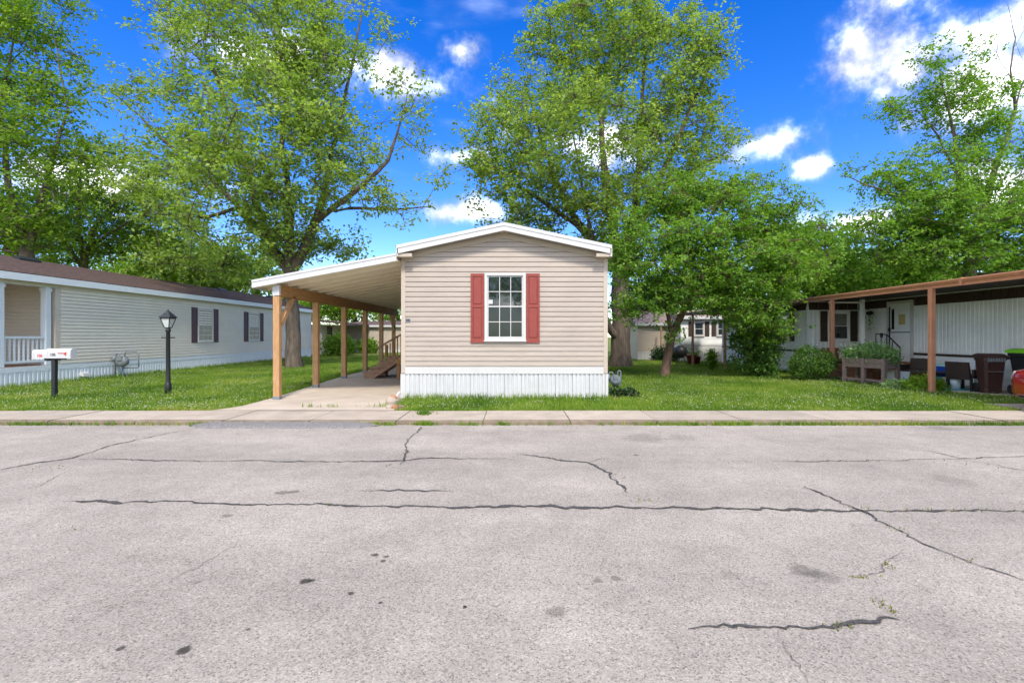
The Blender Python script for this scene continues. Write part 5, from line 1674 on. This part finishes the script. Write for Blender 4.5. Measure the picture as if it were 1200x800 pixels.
for i, (px, py, Y, s, lb) in enumerate([(395, 408, 37, 1.1, 'tall green plant by the shed, seen between the carport posts'), (432, 412, 42, .8, 'low green bush against the beige home beyond the carport'), (405, 413, 41, .7, 'small bush left of the beige home wall beyond the carport')]):
    c = W(px, py, Y)
    shrub('garden_bush', lb, (c.x, Y, 0), [((c.x, Y, .6 * s), (1.0 * s, .7 * s, .75 * s), 1)], 90, 24, .2 * s, .2, M_LEAF_B, 85 + i, 'bush')
c = Vector((-4.0, 24.5, gz(-4, 24.5)))
shrub('garden_bush', 'leafy bush behind the wooden stairs railing', (c.x, c.y, c.z), [((c.x, c.y, .8), (.7, .6, .9), 1)], 120, 26, .14, .16, M_LEAF_B, 91, 'bush')
leaves('trailing_leaves', np.array([(12.82, 17.95, 2.3 - .09 * k) for k in range(7)]), 12, .06, .07, M_LEAF_B, hb, 95)

# wooden raised planter with pale leafy plants
pa, pb = G(992, 449), G(1054, 456)
pa = Vector((10.55, 15.9, 0)); pb = Vector((10.92, 14.70, 0))
pl = thing('raised_planter', tuple((pa + pb) / 2), 'weathered wooden raised planter box on legs at the lawn edge', 'planter')
du = (pb - pa).normalized(); Lp = (pb - pa).length
MPl = frame(pa, du, (0, 0, 1))                # z outwards, towards the lawn
Wp = .55
for (u, q) in ((0, 0), (Lp, 0), (0, -Wp), (Lp, -Wp), (Lp * .5, 0)):
    MB(MPl).box(u - .05, u + .05, 0, .80, q - .05, q + .05).build('leg', M_PLANTER, pl)
for v0 in (.50, .645):
    MB(MPl).box(.05, Lp - .05, v0, v0 + .135, -.02, .02).build('side_board', M_PLANTER, pl)
    MB(MPl).box(.05, Lp - .05, v0, v0 + .135, -Wp - .02, -Wp + .02).build('side_board', M_PLANTER, pl)
    for u in (0, Lp):
        MB(MPl).box(u - .02, u + .02, v0, v0 + .135, -Wp + .05, -.05).build('end_board', M_PLANTER, pl)
MB(MPl).box(.05, Lp - .05, .10, .16, -.045, .0).build('stretcher', M_PLANTER, pl)
MB(MPl).box(.02, Lp - .02, .54, .72, -Wp + .021, -.021).build('soil', M_SOIL, pl)
mid = MPl @ Vector((Lp / 2, .72, -Wp / 2))
lobs = [((*(MPl @ Vector((Lp * f, .84 + .14 * math.sin(3.1 * f), -Wp / 2))),), (.28, .28, .20), 1) for f in (.1, .3, .5, .7, .9)]
shrub('planter_greens', 'bushy pale green plants overflowing the raised planter', (mid.x, mid.y, .70), lobs, 240, 26, .08, .085, M_LEAF_P, 97, 'plant')

# pots, watering can, buckets
t = thing('watering_can', (11.35, 16.35, 0), 'pale blue watering can on a stand by the awning post', 'watering can')
MB().lathe([(.10, .55), (.11, .62), (.10, .78), (.07, .80)], (11.35, 16.5, 0), 12).build('body', M_CERAM, t, True)
MB().tube([(11.27, 16.5, .60), (11.10, 16.5, .70), (11.02, 16.5, .82)], .02, 8).build('spout', M_CERAM, t)
MB().tube([(11.43, 16.5, .60), (11.55, 16.5, .70), (11.50, 16.5, .82), (11.40, 16.5, .80)], .012, 8).build('handle', M_CERAM, t)
MB().box(11.2, 11.5, 16.35, 16.65, .0, .548).build('stand', M_DECK, t)
t = thing('bucket', (11.75, 15.55, .031), 'white bucket under the raised planter', 'bucket')
MB().lathe([(.14, 0), (.17, .36), (.155, .36), (.13, .02)], (11.75, 15.55, .031), 14).build('body', M_WHITE, t, True)
MB().lathe([(.178, .30), (.178, .33), (.165, .33), (.165, .30)], (11.75, 15.55, .031), 14).build('rim', M_WHITE, t)
t = thing('storage_tote', (11.9, 14.95 - .1, .031), 'long white storage tote behind the raised planter', 'tote')
MB().box(11.45, 11.9, 14.95, 15.4, .031, .36, .02).build('body', M_RWALL, t)
MB().box(11.43, 11.92, 14.93, 15.42, .361, .40, .02).build('lid', M_RWALL, t)
t = thing('black_stool', (12.0, 17.1, .62), 'small black stool under the white porch column', 'stool')
MB().box(12.0, 12.32, 17.25, 17.55, .93, .975).build('seat', M_BLACK, t)
for (xx, yy_) in ((11.99, 17.24), (12.31, 17.24), (11.99, 17.54), (12.31, 17.54)):
    MB().bar((xx, yy_, .621), (xx * .7 + 12.16 * .3, yy_ * .7 + 17.4 * .3, .93), .03, .03).build('leg', M_BLACK, t)
# things on the rear porch, partly hidden
t = thing('kettle_grill', (8.3, 25.0, 0), 'dark covered kettle grill beside the rear canopy post', 'grill')
MB().lathe([(.10, .35), (.30, .50), (.34, .68), (.30, .86), (.12, .98), (.03, 1.0)], (8.3, 25.0, 0), 14).build('bowl', M_BLACK, t, True)
for a in (90, 210, 330):
    MB().tube([(8.3 + .12 * math.cos(R(a)), 25 + .12 * math.sin(R(a)), .45), (8.3 + .32 * math.cos(R(a)), 25 + .32 * math.sin(R(a)), 0)], .018, 6).build('leg', M_BLACK, t)
MB().tube([(8.22, 25, 1.0), (8.25, 25, 1.06), (8.35, 25, 1.06), (8.38, 25, 1.0)], .014, 6).build('handle', M_BLACK, t)
for i, (x, y, s, lb) in enumerate(((9.15, 25.9, .42, 'red flower pot next to the rear canopy post'), (9.6, 26.3, .32, 'smaller red flower pot on the rear porch'))):
    t = thing('flower_pot', (x, y, 0), lb, 'flower pot')
    MB().lathe([(.16 * s / .4, 0), (.24 * s / .4, s), (.27 * s / .4, s), (.27 * s / .4, s + .06), (.20 * s / .4, s + .06)], (x, y, 0), 14).build('pot', M_TERRA, t, True)
    leaves('foliage', np.array([(x, y, s + .15), (x + .1, y, s + .25), (x - .1, y, s + .2)]), 30, .10, .10, M_LEAF_B, t, 120 + i)

# rubble at the driveway corner
for i, (px, py, s, m, lb) in enumerate([(461, 469, .15, M_BRICKRED, 'orange broken brick at the foot of the drain pipe'), (459, 474, .20, M_CONC, 'grey lump of concrete at the driveway corner'), (463, 479, .11, M_BRICKRED, 'small reddish stone beside the concrete lump'), (470, 479, .10, M_CURB, 'small brown stone at the edge of the grass strip'), (456, 479, .09, M_CONC, 'pale small stone on the driveway edge')]):
    p = G(px, py)
    rr = random.Random(i)
    b = MB(Matrix.Translation((p.x, p.y, .0)) @ Matrix.Rotation(rr.uniform(0, 3), 4, 'Z'))
    vs_ = []
    for zz, f in ((-.02, 1.0), (s * .45, 1.05), (s * .8, .6)):
        for k in range(7):
            a = 2 * math.pi * k / 7
            q = f * s * .5 * rr.uniform(.8, 1.2)
            vs_.append((q * math.cos(a) * 1.25, q * math.sin(a), zz + rr.uniform(-.1, .1) * s))
    fs = [tuple(range(6, -1, -1)), tuple(range(14, 21))] + [(7 * j + k, 7 * j + (k + 1) % 7, 7 * j + 7 + (k + 1) % 7, 7 * j + 7 + k) for j in range(2) for k in range(7)]
    tag(b.add(vs_, fs).build('stone', m), lb, 'stone', 'rubble at the driveway corner')

# ------------------------------------------------------------------ red car, mostly out of frame
def red_car(x, y, z, ang):
    t = thing('parked_car', (x, y, z), 'red car parked on the pad, only its bumper corner showing', 'car')
    M = rot_m(x, y, z, ang)           # local x runs from the nose (0) to the tail
    # stations: x, half width, sill z, belt z, crown
    stn = [(0.0, .50, .36, .60, .02), (.04, .66, .24, .70, .03), (.14, .78, .20, .76, .04), (.40, .86, .18, .82, .06), (.9, .89, .18, .90, .07), (1.4, .90, .18, .96, .06), (2.4, .90, .18, .97, .05), (3.4, .90, .18, .98, .05), (4.0, .87, .20, .98, .06), (4.35, .80, .24, .94, .05), (4.48, .66, .34, .86, .03)]
    vs_, fs = [], []
    K = 14
    for (sx, hw, z0, z1, cr_) in stn:
        ring = [(-hw * .86, z0), (-hw * .97, z0 + .08), (-hw, z0 + (z1 - z0) * .4), (-hw * .99, z0 + (z1 - z0) * .65), (-hw * .95, z1 - .05), (-hw * .84, z1), (-hw * .4, z1 + cr_)]
        ring = ring + [(-p, q) for p, q in reversed(ring)]
        vs_ += [(sx, p, q) for p, q in ring]
    for i in range(len(stn) - 1):
        for k in range(K):
            fs.append((i * K + k, i * K + (k + 1) % K, (i + 1) * K + (k + 1) % K, (i + 1) * K + k))
    fs += [tuple(range(K - 1, -1, -1)), tuple((len(stn) - 1) * K + k for k in range(K))]
    o = MB(M).add(vs_, [tuple(reversed(f)) for f in fs]).build('body', M_CARRED, t, True)
    cab = [(1.15, .70, .96, .97), (1.75, .66, .96, 1.40), (2.3, .66, .96, 1.46), (3.1, .66, .96, 1.43), (3.85, .70, .97, 1.0)]
    vs_, fs = [], []
    for (sx, hw, z0, z1) in cab:
        vs_ += [(sx, -.80, z0), (sx, -hw, z1 - .03), (sx, -hw * .7, z1), (sx, hw * .7, z1), (sx, hw, z1 - .03), (sx, .80, z0)]
    for i in range(len(cab) - 1):
        for k in range(5):
            fs.append((i * 6 + k, i * 6 + k + 1, (i + 1) * 6 + k + 1, (i + 1) * 6 + k))
    MB(M).add(vs_, [tuple(reversed(f)) for f in fs]).build('glasshouse', M_GLASS, t, True)
    MB(M).add([(1.72, -.63, 1.415), (3.15, -.63, 1.445), (3.15, .63, 1.445), (1.72, .63, 1.415), (1.9, -.4, 1.47), (3.0, -.4, 1.475), (3.0, .4, 1.475), (1.9, .4, 1.47)], [(0, 1, 5, 4), (1, 2, 6, 5), (2, 3, 7, 6), (3, 0, 4, 7), (4, 5, 6, 7)]).build('roof', M_CARRED, t)
    for s in (-1, 1):
        MB(M).add([(.05, s * .45, .60), (.06, s * .68, .60), (.42, s * .862, .70), (.50, s * .84, .80), (.22, s * .74, .765), (.09, s * .47, .70)], [(0, 1, 2, 3, 4, 5) if s > 0 else (5, 4, 3, 2, 1, 0)])
        b = MB(M)
        b.add([(.02, s * .44, .585), (.045, s * .67, .59), (.36, s * .868, .68), (.40, s * .86, .775), (.12, s * .72, .735), (.03, s * .46, .69)], [(0, 1, 2, 3, 4, 5), (5, 4, 3, 2, 1, 0)])
        b.build('headlight', M_HEADL, t)
        for sx in (.82, 3.55):
            Mw = M @ Matrix.Translation((sx, s * .80, .315)) @ Matrix.Rotation(R(90), 4, 'X')
            wh = MB(Mw).lathe([(.20, -.10), (.30, -.11), (.315, -.06), (.315, .06), (.30, .11), (.20, .10)], (0, 0, 0), 24).build('wheel', M_RUBBER, t, True)
            MB(Mw).lathe([(.05, -.115), (.19, -.105), (.20, -.02), (.20, .02), (.19, .105), (.05, .115)], (0, 0, 0), 16).build('rim', M_CHROME, wh)
            MB(M @ Matrix.Translation((sx, s * .875, .32)) @ Matrix.Rotation(R(90), 4, 'X')).lathe([(.36, -.035), (.36, .035)], (0, 0, 0), 24).build('wheel_arch', M_RUBBER, t)
    MB(M).box(.03, .10, -.45, .45, .235, .30).build('lower_intake', M_BLACK, t)
    return t
red_car(10.08, 9.62, .012, -12)

# ------------------------------------------------------------------ grass, clover, weeds
def lawn_ok(X, Y):
    ok = (Y > WALK_IN + .01)
    ok &= ~((X > HX0 - .02) & (X < HX1 + .02) & (Y > HY0 - .03))
    ok &= ~((X > -5.80 - .28 * np.clip(1 - (Y - WALK_IN) / .45, 0, 1) ** 2) & (X < -2.72 + .30 * np.clip(1 - (Y - WALK_IN) / 1.6, 0, 1)) & (Y < 26))
    ok &= (X > LX + .05) | (Y > LY1)
    ok &= ~((X > RS - .03) & (Y > 15.8))
    pb_ = np.interp(X, [11.1, 11.5, 12.1, 17], [14.2, 13.0, 12.1, 11.7])
    ok &= ~((X > 11.15) & (Y > pb_ + .02))
    ok &= ~((X > 10.15) & (Y < 10.75))
    ok &= np.abs(X) < Y * 1.12 + 2.5
    return ok
GZ = np.vectorize(gz)
def scatter(n, y0, y1, seed, power=2.0):
    r = np.random.default_rng(seed)
    u = r.random(n)
    Y = 1 / (1 / y0 + u * (1 / y1 - 1 / y0)) if power == 2.0 else y0 + (y1 - y0) * u
    X = r.uniform(-15.5, 12.5, n)
    k = lawn_ok(X, Y)
    return X[k], Y[k], r
def blades(name, X, Y, r, h, w, label, m, zoff=None):
    k = len(X)
    Z = (GZ(X, Y) if zoff is None else np.zeros(k) + zoff) - .025
    a = r.uniform(0, 2 * np.pi, k)
    hh = h * r.uniform(.55, 1.35, k)
    ww = w * r.uniform(.7, 1.3, k)
    lean = r.uniform(0, .7, k) * hh
    b = r.uniform(0, 2 * np.pi, k)
    V = np.empty((k, 3, 3))
    V[:, 0] = np.stack([X - np.cos(a) * ww, Y - np.sin(a) * ww, Z], 1)
    V[:, 1] = np.stack([X + np.cos(a) * ww, Y + np.sin(a) * ww, Z], 1)
    V[:, 2] = np.stack([X + np.cos(b) * lean, Y + np.sin(b) * lean, Z + hh], 1)
    pat = np.array([mnoise.noise(Vector((x * .55, y * .55, 7))) for x, y in zip(X, Y)])
    pat2 = np.array([mnoise.noise(Vector((x * 1.9, y * 1.9, 17))) for x, y in zip(X, Y)])
    tone = np.clip(.42 + .6 * pat + .35 * pat2 + r.normal(0, .15, k), 0, 1)
    o = mesh_np(name, V.reshape(-1, 3), np.arange(3 * k).reshape(k, 3), m, None, tone)
    return tag(o, label, 'grass', kind='stuff')
X, Y, r = scatter(330000, WALK_IN, 36, 301)
thin = np.array([mnoise.noise(Vector((x * .9, y * .9, 31))) + .5 * mnoise.noise(Vector((x * 3, y * 3, 33))) for x, y in zip(X, Y)])
keep = r.random(len(X)) < np.clip(1.5 + 2.2 * thin, .12, 1)
X, Y = X[keep], Y[keep]
blades('grass', X, Y, r, .072, .011, 'short green lawn grass mixed with clover', M_BLADE)
# clover heads, thick in some patches
X, Y, r = scatter(52000, WALK_IN, 24, 303)
pat = np.array([mnoise.noise(Vector((x * .35, y * .35, 11))) + .5 * mnoise.noise(Vector((x * 1.4, y * 1.4, 2))) for x, y in zip(X, Y)])
dens = np.clip(.40 + 1.1 * pat + np.where((X < -6) & (Y < 15), .38, 0) + np.where((X > 2.5) & (Y < 12.5), .12, 0), 0, 1)
k = r.random(len(X)) < dens * .30
X, Y = X[k], Y[k]
n = len(X)
oct_ = np.array([(1, 0, 0), (0, 1, 0), (-1, 0, 0), (0, -1, 0), (0, 0, 1), (0, 0, -1)], float)
of = np.array([(0, 1, 4), (1, 2, 4), (2, 3, 4), (3, 0, 4), (1, 0, 5), (2, 1, 5), (3, 2, 5), (0, 3, 5)])
Z = GZ(X, Y) + r.uniform(.03, .075, n)
V = (np.stack([X, Y, Z], 1)[:, None, :] + oct_[None] * (.0092 * r.uniform(.6, 1.25, n))[:, None, None]).reshape(-1, 3)
Fc = (of[None] + 6 * np.arange(n)[:, None, None]).reshape(-1, 3)
tag(mesh_np('clover_flowers', V, Fc, M_CLOVER), 'white clover flower heads dotted through the lawn', 'clover', kind='stuff')
# long grass along walls and posts
r = np.random.default_rng(311)
ex = [np.stack([r.uniform(LX + .05, LX + .22, 3200), r.uniform(13, 34, 3200)], 1), np.stack([r.uniform(HX0 + .1, HX1, 900), r.uniform(HY0 - .16, HY0 - .03, 900)], 1),
      np.stack([r.uniform(RS - .25, RS - .04, 1200), r.uniform(16.5, 26, 1200)], 1), np.stack([r.normal(B4.x, .28, 260), r.normal(B4.y, .28, 260)], 1), np.stack([r.normal(lx, .1, 90), r.normal(ly, .1, 90)], 1), np.stack([r.normal(mp.x, .1, 90), r.normal(mp.y, .1, 90)], 1)]
ex = np.concatenate(ex)
blades('tall_grass', ex[:, 0], ex[:, 1], r, .16, .012, 'longer untrimmed grass along skirting and trunks', M_BLADE)
# weeds in the kerb joint and the cracks
pts = []
for (px, n_, sp) in [(20, 60, .5), (60, 40, .3), (118, 30, .3), (235, 40, .12), (280, 25, .1), (330, 20, .1), (447, 90, .12), (498, 190, .10), (545, 60, .15), (590, 50, .1), (640, 30, .3), (708, 20, .1), (812, 60, .12), (850, 120, .10), (872, 120, .08), (930, 80, .2), (960, 60, .3), (1000, 60, .3), (1060, 70, .3), (1100, 80, .3), (1150, 80, .3), (1190, 60, .3), (780, 30, .4), (420, 20, .2), (750, 30, .3)]:
    p = (px - CX) * WALK_OUT / F
    pts.append(np.stack([r.normal(p, sp, n_), WALK_OUT - .02 + r.normal(0, .02, n_)], 1))
pts.append(np.stack([r.uniform(2.0, 11, 700), WALK_OUT - .02 + r.normal(0, .018, 700)], 1))
pts.append(np.stack([r.uniform(-11, -5.6, 260), WALK_OUT - .02 + r.normal(0, .018, 260)], 1))
pts = np.concatenate(pts)
blades('curb_weeds', pts[:, 0], pts[:, 1], r, .085, .011, 'tufts of weeds growing in the curb joint', M_BLADE, -.05)
pts = []
for (px, py, n_, sx, sy) in [(497, 489, 130, .07, .09), (485, 479, 60, .35, .05), (447, 481, 40, .2, .03), (363, 481, 20, .1, .02), (390, 481, 20, .1, .02), (520, 482, 60, .3, .05), (690, 481, 30, .5, .04), (720, 560, 16, .05, .1), (755, 586, 24, .08, .05), (476, 530, 20, .03, .1), (455, 546, 10, .02, .05),
                             (1038, 712, 30, .015, .05), (1012, 676, 20, .04, .01), (1040, 662, 18, .02, .03), (988, 733, 30, .04, .02), (1010, 596, 20, .1, .04), (1050, 621, 10, .05, .03), (1125, 655, 14, .06, .04), (910, 597, 14, .1, .02), (830, 596, 10, .1, .02), (1100, 598, 20, .2, .02), (1160, 598, 16, .2, .02), (90, 620, 8, .05, .02),
                             (160, 512, 16, .2, .03), (60, 548, 16, .2, .05), (1150, 545, 20, .3, .08), (1000, 540, 20, .4, .03), (880, 541, 20, .3, .03), (385, 590, 6, .05, .02)]:
    p = G(px, py, ROAD_Z)
    pts.append(np.stack([r.normal(p.x, sx, n_), r.normal(p.y, sy, n_)], 1))
pts = np.concatenate(pts)
low = pts[:, 1] < WALK_OUT - .05
blades('crack_weeds', pts[low, 0], pts[low, 1], r, .022, .007, 'tiny weeds sprouting from the road cracks', M_WEED, ROAD_Z + .02)
blades('joint_weeds', pts[~low, 0], pts[~low, 1], r, .11, .011, 'tufts of weeds in the sidewalk joints by the driveway', M_BLADE, 0.0)
